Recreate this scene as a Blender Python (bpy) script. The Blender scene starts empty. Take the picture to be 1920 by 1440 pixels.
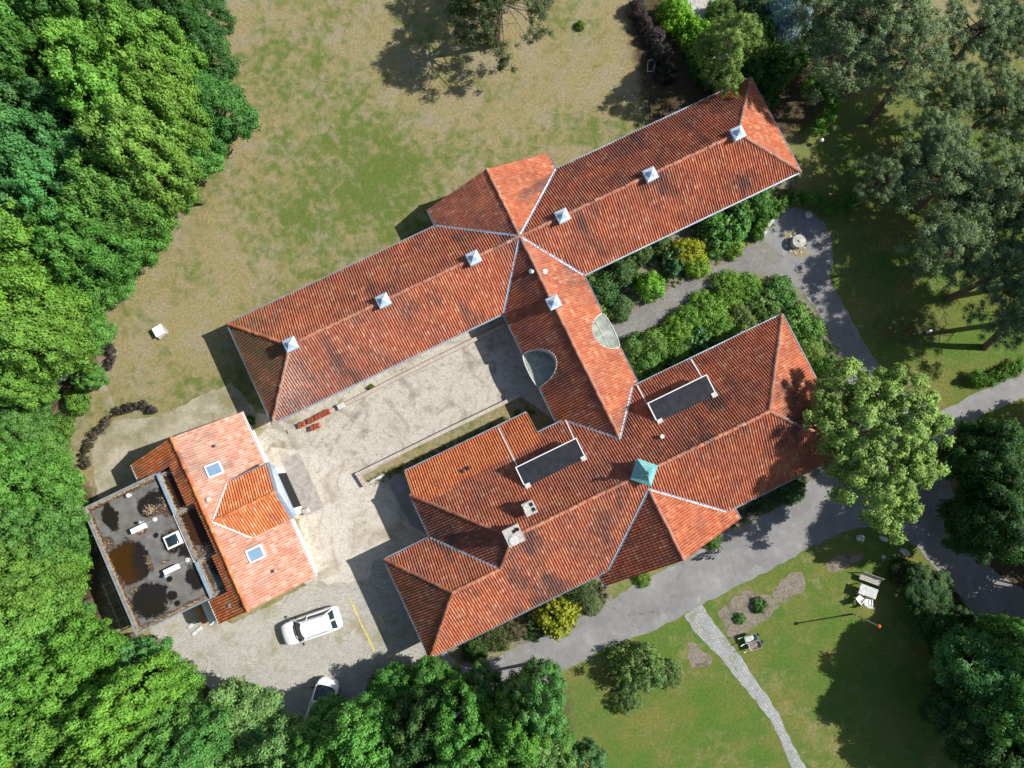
import bpy, bmesh, math, random
import numpy as np
from mathutils import Vector, Matrix
sc = bpy.context.scene
COL = sc.collection
# ------------------------------------------------------------------ camera, sky, sun, exposure
F_PX, CAM_H, TILT = 1332.0, 57.0, 0.0867
SUN_AZ, SUN_EL = math.radians(10.2), math.radians(42.0)
cam = bpy.data.objects.new('camera', bpy.data.cameras.new('camera'))
COL.objects.link(cam)
cam.location = (0, 0, CAM_H)
cam.rotation_euler = (TILT, 0, 0)
cam.data.sensor_width = 36.0
cam.data.lens = F_PX / 1920 * 36.0
cam.data.clip_end = 2000
sc.camera = cam
w = bpy.data.worlds.new('World'); sc.world = w; w.use_nodes = True
sky = w.node_tree.nodes.new('ShaderNodeTexSky'); sky.sky_type = 'NISHITA'; sky.sun_disc = False
sky.sun_elevation = SUN_EL; sky.sun_rotation = math.pi / 2 - SUN_AZ
w.node_tree.links.new(sky.outputs[0], w.node_tree.nodes['Background'].inputs[0])
w.node_tree.nodes['Background'].inputs[1].default_value = 0.085
sd = bpy.data.lights.new('sun', 'SUN'); sd.energy = 4.6; sd.angle = math.radians(0.5); sd.color = (1, 0.965, 0.92)
sun = bpy.data.objects.new('sun', sd); COL.objects.link(sun)
SDIR = Vector((math.cos(SUN_EL) * math.cos(SUN_AZ), math.cos(SUN_EL) * math.sin(SUN_AZ), math.sin(SUN_EL)))
sun.rotation_euler = SDIR.to_track_quat('Z', 'Y').to_euler(); sun.location = SDIR * 90
vs = sc.view_settings; vs.view_transform = 'Standard'; vs.look = 'None'; vs.exposure = 0.58; vs.gamma = 1; vs.use_curve_mapping = False
sc.cycles.max_bounces = 6; sc.cycles.transparent_max_bounces = 8; sc.cycles.diffuse_bounces = 3

# ------------------------------------------------------------------ helpers
TH = math.radians(25.77)
AX = np.array([math.cos(TH), math.sin(TH)]); BX = np.array([-AX[1], AX[0]])
def W(a, b, z=0.0):                                     # building axes -> world
    return (a * AX[0] + b * BX[0], a * AX[1] + b * BX[1], z)
def P(x, y, z=0.0):                                     # survey: photo pixel + height -> world
    dx, dy = (x - 960) / F_PX, (720 - y) / F_PX
    c, s = math.cos(TILT), math.sin(TILT)
    d = (dx, c * dy + s, s * dy - c)
    t = (z - CAM_H) / d[2]
    return (d[0] * t, d[1] * t, z)
def tag(o, label=None, cat=None, group=None, kind=None):
    if label: o['label'] = label
    if cat: o['category'] = cat
    if group: o['group'] = group
    if kind: o['kind'] = kind
    return o
def link(o, parent=None):
    COL.objects.link(o)
    if parent: o.parent = parent
    return o
def empty(name, loc=(0, 0, 0), rz=0.0):
    o = bpy.data.objects.new(name, None); o.empty_display_size = 0.3
    o.location = loc; o.rotation_euler = (0, 0, rz); return link(o)
def copy_tree(o, parent=None):
    c = o.copy(); link(c)
    if parent: c.parent = parent
    for ch in o.children: copy_tree(ch, c)
    return c
def np_mesh(name, V, Q, mats=(), uv=None, attrs=None, normals=None, smooth=False):
    V = np.asarray(V, np.float32); Q = np.asarray(Q, np.int32)
    me = bpy.data.meshes.new(name)
    me.vertices.add(len(V)); me.vertices.foreach_set('co', V.ravel())
    k = Q.shape[1]
    me.loops.add(Q.size); me.loops.foreach_set('vertex_index', Q.ravel())
    me.polygons.add(len(Q)); me.polygons.foreach_set('loop_start', np.arange(0, Q.size, k, dtype=np.int32))
    me.update(calc_edges=True)
    me.polygons.foreach_set('use_smooth', np.full(len(Q), smooth))
    if uv is not None:
        l = me.uv_layers.new(name='uv'); l.data.foreach_set('uv', np.asarray(uv, np.float32)[Q.ravel()].ravel())
    for n, a in (attrs or {}).items():
        t = me.attributes.new(n, 'FLOAT', 'POINT'); t.data.foreach_set('value', np.asarray(a, np.float32))
    for m in mats: me.materials.append(m)
    if normals is not None: me.normals_split_custom_set_from_vertices(np.asarray(normals, np.float32))
    return me
class MB:
    """collects shapes, then links them as one mesh object"""
    def __init__(s): s.v = []; s.f = []; s.m = []; s.mi = 0
    def add(s, vs, fs):
        n = len(s.v); s.v += [tuple(p) for p in vs]; s.f += [tuple(i + n for i in f) for f in fs]; s.m += [s.mi] * len(fs); return s
    def box(s, c, d, rz=0.0, rx=0.0, ry=0.0, top=1.0):
        M = Matrix.Translation(c) @ Matrix.Rotation(rz, 4, 'Z') @ Matrix.Rotation(ry, 4, 'Y') @ Matrix.Rotation(rx, 4, 'X')
        x, y, z = d[0] / 2, d[1] / 2, d[2] / 2
        vs = [M @ Vector((sx * x * k, sy * y * k, sz * z)) for sz, k in ((-1, 1.0), (1, top)) for sx, sy in ((-1, -1), (1, -1), (1, 1), (-1, 1))]
        return s.add(vs, [(3, 2, 1, 0), (4, 5, 6, 7), (0, 1, 5, 4), (1, 2, 6, 5), (2, 3, 7, 6), (3, 0, 4, 7)])
    def prism(s, poly, z0, z1):                          # horizontal polygon, extruded
        n = len(poly); z0s = z0 if hasattr(z0, '__len__') else [z0] * n; z1s = z1 if hasattr(z1, '__len__') else [z1] * n
        ar = sum(poly[i][0] * poly[(i + 1) % n][1] - poly[(i + 1) % n][0] * poly[i][1] for i in range(n))
        if ar < 0: poly = poly[::-1]; z0s = z0s[::-1]; z1s = z1s[::-1]
        vs = [(p[0], p[1], z) for p, z in zip(poly, z0s)] + [(p[0], p[1], z) for p, z in zip(poly, z1s)]
        fs = [tuple(range(n - 1, -1, -1)), tuple(range(n, 2 * n))] + [(i, (i + 1) % n, n + (i + 1) % n, n + i) for i in range(n)]
        return s.add(vs, fs)
    def tube(s, pts, r, n=8, cap=True):
        pts = [Vector(p) for p in pts]; rs = r if hasattr(r, '__len__') else [r] * len(pts)
        vs = []; prev = None
        for i, p in enumerate(pts):
            t = (pts[min(i + 1, len(pts) - 1)] - pts[max(i - 1, 0)]).normalized()
            if prev is None: prev = Vector((0, 0, 1)) if abs(t.z) < 0.9 else Vector((1, 0, 0))
            x = (prev - t * prev.dot(t)).normalized(); y = t.cross(x); prev = x
            vs += [p + (x * math.cos(2 * math.pi * k / n) + y * math.sin(2 * math.pi * k / n)) * rs[i] for k in range(n)]
        fs = [(i * n + k, i * n + (k + 1) % n, (i + 1) * n + (k + 1) % n, (i + 1) * n + k) for i in range(len(pts) - 1) for k in range(n)]
        if cap: fs += [tuple(range(n - 1, -1, -1)), tuple(range((len(pts) - 1) * n, len(pts) * n))]
        return s.add(vs, fs)
    def lathe(s, c, prof, n=16, axis='Z', sx=1.0, sy=1.0):           # prof: (radius, height) bottom to top
        vs = []
        for r, h in prof:
            for k in range(n):
                a = 2 * math.pi * k / n; q = (r * math.cos(a) * sx, r * math.sin(a) * sy, h)
                if axis == 'X': q = (q[2], q[0], q[1])
                if axis == 'Y': q = (q[1], q[2], q[0])
                vs.append((c[0] + q[0], c[1] + q[1], c[2] + q[2]))
        m = len(prof)
        fs = [(i * n + k, i * n + (k + 1) % n, (i + 1) * n + (k + 1) % n, (i + 1) * n + k) for i in range(m - 1) for k in range(n)]
        fs += [tuple(range(n - 1, -1, -1)), tuple(range((m - 1) * n, m * n))]
        return s.add(vs, fs)
    def loft(s, sections, cap=True):                     # closed rings of equal length
        n = len(sections[0]); vs = [p for q in sections for p in q]; m = len(sections)
        fs = [(i * n + k, i * n + (k + 1) % n, (i + 1) * n + (k + 1) % n, (i + 1) * n + k) for i in range(m - 1) for k in range(n)]
        if cap: fs += [tuple(range(n - 1, -1, -1)), tuple(range((m - 1) * n, m * n))]
        return s.add(vs, fs)
    def build(s, name, mats, parent=None, smooth=False, bevel=0.0):
        me = bpy.data.meshes.new(name); me.from_pydata(s.v, [], s.f); me.update()
        bm = bmesh.new(); bm.from_mesh(me); bmesh.ops.recalc_face_normals(bm, faces=bm.faces); bm.to_mesh(me); bm.free()
        for m in (mats if isinstance(mats, (list, tuple)) else [mats]): me.materials.append(m)
        me.polygons.foreach_set('material_index', s.m)
        if smooth:
            me.polygons.foreach_set('use_smooth', [True] * len(me.polygons))
            me.set_sharp_from_angle(angle=math.radians(40))
        o = link(bpy.data.objects.new(name, me), parent)
        if bevel:
            b = o.modifiers.new('bevel', 'BEVEL'); b.width = bevel; b.segments = 2; b.limit_method = 'ANGLE'
        return o
def rs(i): return random.Random(i * 7919 + 13)

# ------------------------------------------------------------------ materials
class NT:
    def __init__(s, name, rough=0.8, spec=0.3, metal=0.0):
        s.m = bpy.data.materials.new(name); s.m.use_nodes = True; s.t = s.m.node_tree
        s.b = s.t.nodes['Principled BSDF']
        s.b.inputs['Roughness'].default_value = rough; s.b.inputs['Specular IOR Level'].default_value = spec; s.b.inputs['Metallic'].default_value = metal
        s._oc = None
    def node(s, typ, **kw):
        n = s.t.nodes.new(typ)
        for k, v in kw.items(): setattr(n, k, v)
        return n
    def put(s, sock, v):
        if hasattr(v, 'links') or isinstance(v, bpy.types.NodeSocket): s.t.links.new(v, sock)
        elif hasattr(v, '__len__') and len(v) == 3 and sock.type == 'RGBA': sock.default_value = (*v, 1)
        else: sock.default_value = v
    def oc(s):
        if not s._oc: s._oc = s.node('ShaderNodeTexCoord').outputs['Object']
        return s._oc
    def attr(s, n, out='Fac'): return s.node('ShaderNodeAttribute', attribute_name=n).outputs[out]
    def mapping(s, v, scale=(1, 1, 1), rz=0.0):
        n = s.node('ShaderNodeMapping'); s.put(n.inputs[0], v); n.inputs['Scale'].default_value = scale; n.inputs['Rotation'].default_value = (0, 0, rz); return n.outputs[0]
    def noise(s, scale, detail=4, rough=0.55, vec=None, dist=0.0):
        n = s.node('ShaderNodeTexNoise'); s.put(n.inputs['Vector'], vec or s.oc())
        n.inputs['Scale'].default_value = scale; n.inputs['Detail'].default_value = detail; n.inputs['Roughness'].default_value = rough; n.inputs['Distortion'].default_value = dist
        return n.outputs['Fac']
    def vor(s, scale, vec=None, feature='F1', out='Distance', rand=1.0):
        n = s.node('ShaderNodeTexVoronoi', feature=feature); s.put(n.inputs['Vector'], vec or s.oc()); n.inputs['Scale'].default_value = scale
        n.inputs['Randomness'].default_value = rand; return n.outputs[out]
    def ramp(s, f, stops, interp='LINEAR'):
        n = s.node('ShaderNodeValToRGB'); s.put(n.inputs[0], f); e = n.color_ramp; e.interpolation = interp
        while len(e.elements) < len(stops): e.elements.new(0.5)
        for el, (p, c) in zip(e.elements, stops):
            el.position = p; el.color = (*c, 1) if hasattr(c, '__len__') else (c, c, c, 1)
        return n.outputs[0]
    def mix(s, f, a, b, mode='MIX'):
        n = s.node('ShaderNodeMix', data_type='RGBA', blend_type=mode); s.put(n.inputs[0], f); s.put(n.inputs[6], a); s.put(n.inputs[7], b); return n.outputs[2]
    def math(s, op, a, b=0.5, c=None):
        n = s.node('ShaderNodeMath', operation=op, use_clamp=False); s.put(n.inputs[0], a); s.put(n.inputs[1], b)
        if c is not None: s.put(n.inputs[2], c)
        return n.outputs[0]
    def range(s, f, a, b, c=0.0, d=1.0):
        n = s.node('ShaderNodeMapRange'); n.clamp = True
        for i, v in enumerate((f, a, b, c, d)): s.put(n.inputs[i], v)
        return n.outputs[0]
    def color(s, v): s.put(s.b.inputs['Base Color'], v); return s
    def bump(s, h, strength=0.5, dist=0.02):
        n = s.node('ShaderNodeBump'); s.put(n.inputs['Height'], h); n.inputs['Strength'].default_value = strength; n.inputs['Distance'].default_value = dist
        s.put(s.b.inputs['Normal'], n.outputs[0]); return s
def plain(name, col, rough=0.7, spec=0.3, metal=0.0, var=0.12, scale=3.0):
    n = NT(name, rough, spec, metal)
    f = n.noise(scale, 5, 0.6)
    n.color(n.ramp(f, [(0.3, tuple(c * (1 - var) for c in col)), (0.7, tuple(min(1, c * (1 + var)) for c in col))]))
    return n.m

def mk_ground():
    n = NT('ground_mat', 0.95, 0.1)
    dry, bare, lush = n.attr('dry'), n.attr('floor'), n.attr('lush')
    big, mid, fine, fin2 = n.noise(0.16, 3), n.noise(1.25, 9, 0.72, dist=0.4), n.noise(5.0, 5, 0.7), n.noise(22, 3, 0.7)
    straw = n.ramp(fine, [(0.25, (0.14, 0.115, 0.05)), (0.5, (0.29, 0.24, 0.115)), (0.75, (0.42, 0.355, 0.2))])
    sandy = n.ramp(fine, [(0.25, (0.17, 0.14, 0.08)), (0.7, (0.4, 0.345, 0.22))])
    green = n.ramp(fine, [(0.25, (0.04, 0.072, 0.01)), (0.5, (0.085, 0.145, 0.02)), (0.8, (0.16, 0.22, 0.05))])
    fresh = n.ramp(fine, [(0.25, (0.04, 0.09, 0.01)), (0.5, (0.07, 0.155, 0.018)), (0.8, (0.12, 0.22, 0.035))])
    yel = n.ramp(fine, [(0.25, (0.09, 0.095, 0.02)), (0.75, (0.25, 0.24, 0.06))])
    # dry lawn: straw with sandy and green islands
    c = n.mix(n.range(n.noise(0.42, 4, 0.6), 0.47, 0.6), straw, sandy)
    gm = n.math('MULTIPLY_ADD', n.math('SUBTRACT', mid, 0.5), 2.5, n.math('MULTIPLY_ADD', n.math('SUBTRACT', big, 0.5), 1.6, n.math('SUBTRACT', 1.12, dry)))
    gm = n.math('MULTIPLY_ADD', n.math('SUBTRACT', fine, 0.5), 0.9, gm)
    c = n.mix(n.range(gm, 0.3, 0.8, 0, 0.95), c, green)
    # lush lawn
    l = n.mix(n.range(n.noise(0.3, 5, 0.65), 0.42, 0.68), fresh, yel)
    l = n.mix(n.range(n.math('ADD', n.noise(1.1, 5, 0.65), n.math('MULTIPLY', n.math('SUBTRACT', big, 0.5), 0.8)), 0.56, 0.78, 0, 0.6), l, straw)
    c = n.mix(lush, c, l)
    fl = n.ramp(n.noise(3.5, 6, 0.7), [(0.3, (0.028, 0.02, 0.012)), (0.6, (0.085, 0.06, 0.035)), (0.8, (0.17, 0.12, 0.075))])
    c = n.mix(n.range(n.math('ADD', bare, n.math('MULTIPLY', n.math('SUBTRACT', mid, 0.5), 0.8)), 0.35, 0.65), c, fl)
    c = n.mix(n.range(fin2, 0.35, 0.7, 0.0, 0.5), c, (0.12, 0.1, 0.045), 'MIX')
    sp = n.math('MULTIPLY', n.range(n.vor(1.7), 0.02, 0.05, 1, 0), n.range(n.noise(0.2, 3), 0.48, 0.56))
    c = n.mix(n.math('MULTIPLY', sp, 0.7), c, (0.5, 0.43, 0.28))
    n.color(c); n.bump(n.math('ADD', fine, fin2), 0.5, 0.06)
    return n.m
def mk_gravel(name, a, b, dark, dscale=0.5, rings=()):
    n = NT(name, 0.95, 0.1)
    f, g, p = n.noise(6, 6, 0.7), n.noise(30, 3, 0.75), n.noise(dscale, 5, 0.65, dist=0.8)
    c = n.ramp(f, [(0.3, a), (0.7, b)])
    c = n.mix(n.range(p, 0.5, 0.68, 0, 0.8), c, dark)
    c = n.mix(n.range(n.math('MULTIPLY', n.noise(2.2, 6, 0.75), n.noise(9, 4, 0.8)), 0.26, 0.36, 0, 0.7), c, tuple(x * 0.75 for x in dark))
    c = n.mix(n.range(g, 0.55, 0.75, 0, 0.35), c, tuple(x * 0.45 for x in a))
    for cx, cy, rad in rings:
        vm = n.node('ShaderNodeVectorMath', operation='DISTANCE'); n.put(vm.inputs[0], n.oc()); vm.inputs[1].default_value = (cx, cy, 0)
        bd = n.math('ABSOLUTE', n.math('SUBTRACT', n.math('ADD', vm.outputs['Value'], n.math('MULTIPLY', n.noise(0.5, 2), 0.5)), rad))
        c = n.mix(n.math('MULTIPLY', n.range(bd, 0.05, 0.18, 0.5, 0), n.range(n.noise(1.3, 4, 0.7), 0.42, 0.58)), c, dark)
    n.color(c); n.bump(n.math('ADD', f, g), 0.5, 0.03)
    return n.m
def mk_paving(name, a, b, joint, bw, bh, rz, moss=None, msk=(0.52, 0.66), rings=False):
    n = NT(name, 0.9, 0.15)
    v = n.mapping(n.oc(), rz=rz)
    br = n.node('ShaderNodeTexBrick'); n.put(br.inputs['Vector'], v)
    n.put(br.inputs['Color1'], a); n.put(br.inputs['Color2'], b); n.put(br.inputs['Mortar'], joint)
    for k, x in (('Scale', 1.0), ('Mortar Size', bh * 0.09), ('Mortar Smooth', 0.4), ('Brick Width', bw), ('Row Height', bh)): br.inputs[k].default_value = x
    st = n.noise(0.5, 5, 0.65, dist=0.5); base = br.outputs['Color']
    if rings:
        vd = n.vor(0.24, None, 'F1'); rg = n.math('FRACT', n.math('MULTIPLY', vd, 1 / 0.24 / 0.15)); base = n.mix(n.math('MULTIPLY', n.range(n.math('ABSOLUTE', n.math('SUBTRACT', rg, 0.5)), 0.3, 0.5), 0.6), base, joint)
    c = n.mix(n.range(st, 0.42, 0.7, 0, 0.55), base, tuple(x * 0.62 for x in a))
    c = n.mix(n.range(n.noise(3.5, 5, 0.7), 0.35, 0.75, 0, 0.35), c, tuple(min(1, x * 1.35) for x in b))
    if moss: c = n.mix(n.range(n.noise(0.45, 6, 0.68), msk[0], msk[1], 0, 0.75), c, moss)
    n.color(c); n.bump(n.math('MULTIPLY_ADD', br.outputs['Fac'], -1.0, n.math('MULTIPLY', n.noise(14, 3), 0.5)), 0.5, 0.015)
    return n.m
def mk_asphalt():
    n = NT('asphalt_mat', 0.9, 0.2)
    f = n.math('ADD', n.math('MULTIPLY', n.noise(0.35, 4, 0.6), 0.55), n.math('MULTIPLY', n.noise(1.6, 6, 0.72), 0.45))
    c = n.ramp(f, [(0.34, (0.18, 0.175, 0.168)), (0.5, (0.236, 0.23, 0.22)), (0.66, (0.3, 0.292, 0.278))])
    c = n.mix(n.range(n.noise(30, 4, 0.8), 0.42, 0.68, 0, 0.5), c, (0.1, 0.097, 0.094))
    c = n.mix(n.range(n.noise(0.7, 6, 0.75, dist=0.3), 0.56, 0.7, 0, 0.5), c, (0.36, 0.345, 0.32))
    cr = n.vor(0.22, None, 'DISTANCE_TO_EDGE')
    wob = n.math('ADD', cr, n.math('MULTIPLY', n.math('SUBTRACT', n.noise(1.8, 5, 0.7), 0.5), 0.12))
    crack = n.math('MULTIPLY', n.range(n.math('ABSOLUTE', wob), 0.0, 0.006, 1, 0), n.range(n.noise(0.2, 2), 0.52, 0.6))
    c = n.mix(n.math('MULTIPLY', crack, 0.7), c, (0.06, 0.057, 0.054))
    n.color(c); n.bump(n.noise(60, 2), 0.3, 0.01)
    return n.m
def mk_tile(name, cols, grime=(0.05, 0.04, 0.04), rough=0.75):
    """clay pantiles: one tone per tile, weathering by the 'age' and 'moss' attributes"""
    n = NT(name, rough, 0.35)
    uv = n.node('ShaderNodeUVMap', uv_map='uv').outputs[0]
    fl = n.node('ShaderNodeVectorMath', operation='FLOOR'); n.put(fl.inputs[0], uv)
    wn = n.node('ShaderNodeTexWhiteNoise', noise_dimensions='2D'); n.put(wn.inputs['Vector'], fl.outputs[0])
    age, moss = n.attr('age'), n.attr('moss')
    fresh = n.ramp(wn.outputs['Value'], [(0.0, cols[0]), (0.35, cols[1]), (0.8, cols[2]), (0.985, cols[3]), (1.0, (0.55, 0.34, 0.22))])
    old = n.ramp(wn.outputs['Value'], [(0.0, (0.15, 0.056, 0.042)), (0.5, (0.235, 0.088, 0.06)), (0.95, (0.31, 0.135, 0.088)), (1.0, (0.4, 0.22, 0.15))])
    v = n.mapping(n.oc(), (1, 1, 1))
    st = n.noise(0.55, 5, 0.6, dist=0.3)
    ag = n.math('MULTIPLY_ADD', n.math('SUBTRACT', st, 0.5), 1.6, age)
    ag = n.math('MULTIPLY_ADD', n.math('SUBTRACT', wn.outputs['Value'], 0.5), 0.25, ag)
    c = n.mix(n.range(ag, 0.1, 0.95), fresh, old)
    if 'clay' in name: c = n.mix(n.range(ag, -0.25, -0.6), c, n.ramp(wn.outputs['Value'], [(0, (0.5, 0.13, 0.04)), (1, (0.6, 0.22, 0.085))]))
    # broad soot and algae weathering, then dark run-off streaks down the slope
    bs = n.math('MULTIPLY', n.range(n.noise(0.3, 4, 0.6, dist=0.5), 0.5, 0.66), n.range(n.noise(2.6, 5, 0.75), 0.32, 0.6))
    c = n.mix(n.math('MULTIPLY', bs, n.range(age, 0.0, 0.7, 0.1, 0.55)), c, (0.075, 0.045, 0.042))
    sv = n.node('ShaderNodeMapping'); n.put(sv.inputs[0], uv); sv.inputs['Scale'].default_value = (0.16, 0.07, 1)
    sk = n.math('MULTIPLY', n.noise(1.0, 5, 0.7, vec=sv.outputs[0]), n.noise(0.24, 3, 0.5))
    c = n.mix(n.range(sk, 0.275, 0.37, 0, 0.7), c, grime)
    ms = n.math('MULTIPLY_ADD', n.math('SUBTRACT', n.noise(1.4, 5, 0.7), 0.5), 1.5, moss)
    c = n.mix(n.range(ms, 0.3, 0.9, 0, 0.8), c, n.ramp(n.noise(7, 4), [(0.3, (0.06, 0.055, 0.02)), (0.7, (0.2, 0.165, 0.06))]))
    # lichen spots
    li = n.math('MULTIPLY', n.range(n.vor(3.3), 0.0, 0.11, 1, 0), n.range(n.noise(0.9, 2), 0.5, 0.62))
    c = n.mix(n.math('MULTIPLY', li, 0.8), c, (0.52, 0.43, 0.33))
    li2 = n.math('MULTIPLY', n.attr('lichen'), n.range(n.noise(5.0, 6, 0.75), 0.42, 0.56))
    c = n.mix(n.math('MULTIPLY', li2, 0.75), c, (0.42, 0.36, 0.3))
    c = n.mix(n.range(n.noise(18, 3, 0.7), 0.3, 0.7, 0.3, 0), c, (0.12, 0.055, 0.04))
    n.color(c)
    return n.m
def mk_leaf(name, rough=0.55, trans=0.38):
    n = NT(name, rough, 0.3)
    oi = n.node('ShaderNodeObjectInfo')
    t = n.attr('tint')
    ob = n.math('MULTIPLY_ADD', n.math('SUBTRACT', oi.outputs['Random'], 0.5), 0.25, 1.0)
    f = n.math('MULTIPLY', n.range(t, 0, 1, 0.6, 1.5), ob)
    cmb = n.node('ShaderNodeCombineColor')
    for i in range(3): n.put(cmb.inputs[i], f)
    c = n.mix(1.0, oi.outputs['Color'], cmb.outputs[0], 'MULTIPLY')
    c = n.mix(n.range(t, 0.75, 1.0, 0, 0.35), c, (0.2, 0.24, 0.05))
    n.color(c)
    tr = n.node('ShaderNodeBsdfTranslucent'); n.put(tr.inputs['Color'], n.mix(0.5, c, (0.16, 0.26, 0.01)))
    mx = n.node('ShaderNodeMixShader'); mx.inputs[0].default_value = trans
    n.t.links.new(n.b.outputs[0], mx.inputs[1]); n.t.links.new(tr.outputs[0], mx.inputs[2])
    n.t.links.new(mx.outputs[0], n.t.nodes['Material Output'].inputs['Surface'])
    return n.m
def mk_flat():
    """bitumen flat roof: grey felt, dried silt and dark standing water"""
    n = NT('roof_felt_mat', 0.85, 0.3)
    p = n.noise(0.33, 3, 0.5, dist=0.4)
    felt = n.ramp(n.noise(1.5, 5, 0.6), [(0.3, (0.1, 0.095, 0.088)), (0.7, (0.185, 0.178, 0.165))])
    silt = n.ramp(n.noise(5, 6, 0.7), [(0.3, (0.035, 0.02, 0.012)), (0.62, (0.09, 0.052, 0.032)), (0.85, (0.24, 0.15, 0.09))])
    edge = n.attr('edge')
    sm = n.math('MULTIPLY_ADD', n.math('SUBTRACT', n.noise(1.2, 5, 0.6), 0.5), 0.9, edge)
    sx = n.node('ShaderNodeSeparateXYZ'); n.put(sx.inputs[0], n.mapping(n.oc(), rz=-TH)); sf = n.math('FRACT', n.math('MULTIPLY', sx.outputs[1], 0.95))
    felt = n.mix(n.range(n.math('ABSOLUTE', n.math('SUBTRACT', sf, 0.5)), 0.0, 0.035, 0.7, 0), felt, (0.07, 0.066, 0.06))
    felt = n.mix(n.range(n.noise(0.9, 6, 0.7), 0.5, 0.7, 0, 0.6), felt, (0.13, 0.1, 0.06))
    c = n.mix(n.range(sm, 0.5, 0.64), felt, silt)
    wet = n.attr('wet')
    wm = n.math('MULTIPLY_ADD', n.math('SUBTRACT', n.noise(1.3, 7, 0.68, dist=0.5), 0.5), 0.95, wet)
    wt = n.range(wm, 0.43, 0.56)
    water = n.mix(n.range(n.math('MULTIPLY_ADD', n.math('SUBTRACT', n.noise(0.8, 4), 0.5), 1.2, n.attr('rust')), 0.35, 0.75), (0.016, 0.014, 0.012), (0.048, 0.02, 0.006))
    c = n.mix(wt, c, water)
    c = n.mix(n.math('MULTIPLY', n.range(n.math('MULTIPLY_ADD', n.noise(9, 3, 0.6), 0.5, n.math('MULTIPLY', edge, 0.35)), 0.52, 0.56), 0.8), c, (0.4, 0.3, 0.17))
    n.color(c); n.put(n.b.inputs['Roughness'], n.range(wt, 0, 1, 0.85, 0.12))
    return n.m
def mk_zinc(name, a, b, metal=0.7, rough=0.38):
    n = NT(name, rough, 0.5, metal)
    n.color(n.ramp(n.noise(4, 5, 0.65), [(0.3, a), (0.7, b)])); n.put(n.b.inputs['Roughness'], n.range(n.noise(7, 3), 0.3, 0.7, rough - 0.1, rough + 0.2))
    return n.m
M = {}
M['ground'] = mk_ground()
M['gravel'] = mk_gravel('gravel_mat', (0.345, 0.316, 0.255), (0.54, 0.505, 0.43), (0.2, 0.178, 0.122), rings=((-16.5, 4.5, 3.2), (-16.5, 4.5, 4.9), (-3, -6, 13.0), (-3, -6, 14.7)))
M['sand'] = mk_gravel('sand_mat', (0.42, 0.385, 0.32), (0.6, 0.56, 0.48), (0.3, 0.245, 0.17), 0.35, rings=((-3, -6, 11.6), (-3, -6, 13.2), (-30, -2, 14.0), (-30, -2, 15.6)))
M['soil'] = mk_gravel('soil_mat', (0.13, 0.11, 0.08), (0.3, 0.26, 0.21), (0.07, 0.075, 0.03), 0.8)
M['yard'] = mk_paving('yard_paving_mat', (0.34, 0.325, 0.285), (0.44, 0.425, 0.375), (0.2, 0.185, 0.145), 0.22, 0.11, -TH, (0.25, 0.22, 0.13), rings=True)
M['yard2'] = mk_paving('old_paving_mat', (0.33, 0.3, 0.23), (0.43, 0.39, 0.3), (0.17, 0.15, 0.09), 0.2, 0.1, -TH, (0.17, 0.155, 0.06), (0.42, 0.62))
M['brickpath'] = mk_paving('brick_path_mat', (0.27, 0.275, 0.27), (0.38, 0.385, 0.375), (0.14, 0.13, 0.1), 0.22, 0.22, 0.9, (0.16, 0.17, 0.06), (0.56, 0.7))
M['gardenpath'] = mk_paving('garden_path_mat', (0.17, 0.163, 0.152), (0.25, 0.24, 0.222), (0.09, 0.085, 0.065), 0.22, 0.11, -TH, (0.2, 0.18, 0.1), (0.54, 0.7))
M['asphalt'] = mk_asphalt()
M['tile'] = mk_tile('clay_tile_mat', [(0.38, 0.095, 0.042), (0.46, 0.13, 0.054), (0.53, 0.175, 0.074), (0.58, 0.25, 0.12)])
M['tile_new'] = mk_tile('bright_tile_mat', [(0.5, 0.13, 0.035), (0.58, 0.17, 0.05), (0.64, 0.22, 0.075), (0.66, 0.3, 0.14)])
M['tile_pale'] = mk_tile('pale_tile_mat', [(0.5, 0.22, 0.14), (0.58, 0.29, 0.195), (0.64, 0.35, 0.25), (0.7, 0.46, 0.36)], grime=(0.3, 0.17, 0.12))
M['leaf'] = mk_leaf('leaf_mat'); M['needle'] = mk_leaf('needle_mat', 0.6, 0.15)
M['felt'] = mk_flat()
M['canopy'] = plain('canopy_mat', (0.27, 0.3, 0.25), 0.35, 0.4, var=0.35, scale=2.2)
M['black_felt'] = plain('black_felt_mat', (0.013, 0.016, 0.021), 0.75, 0.3, var=0.5, scale=2.5)
M['zinc'] = mk_zinc('zinc_mat', (0.36, 0.46, 0.55), (0.5, 0.6, 0.68), 0.55, 0.4)
M['zinc_cap'] = mk_zinc('cupola_zinc_mat', (0.42, 0.56, 0.68), (0.55, 0.68, 0.78), 0.35, 0.45)
M['copper'] = mk_zinc('verdigris_mat', (0.1, 0.33, 0.33), (0.22, 0.5, 0.48), 0.0, 0.6)
M['white'] = plain('white_paint_mat', (0.76, 0.76, 0.74), 0.5, 0.4, var=0.06)
M['wall'] = plain('render_wall_mat', (0.68, 0.66, 0.6), 0.9, 0.1, var=0.12, scale=1.2)
M['concrete'] = plain('concrete_mat', (0.4, 0.38, 0.34), 0.9, 0.1, var=0.3, scale=4)
M['stone'] = plain('pale_stone_mat', (0.5, 0.5, 0.47), 0.9, 0.1, var=0.3, scale=5)
M['brick'] = mk_paving('brick_coping_mat', (0.4, 0.33, 0.28), (0.5, 0.43, 0.37), (0.3, 0.27, 0.22), 0.22, 0.4, -TH)
M['parapet'] = plain('parapet_mat', (0.2, 0.195, 0.185), 0.8, 0.2, var=0.4, scale=3)
M['dark'] = plain('dark_opening_mat', (0.012, 0.012, 0.013), 0.6, 0.3)
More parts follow.
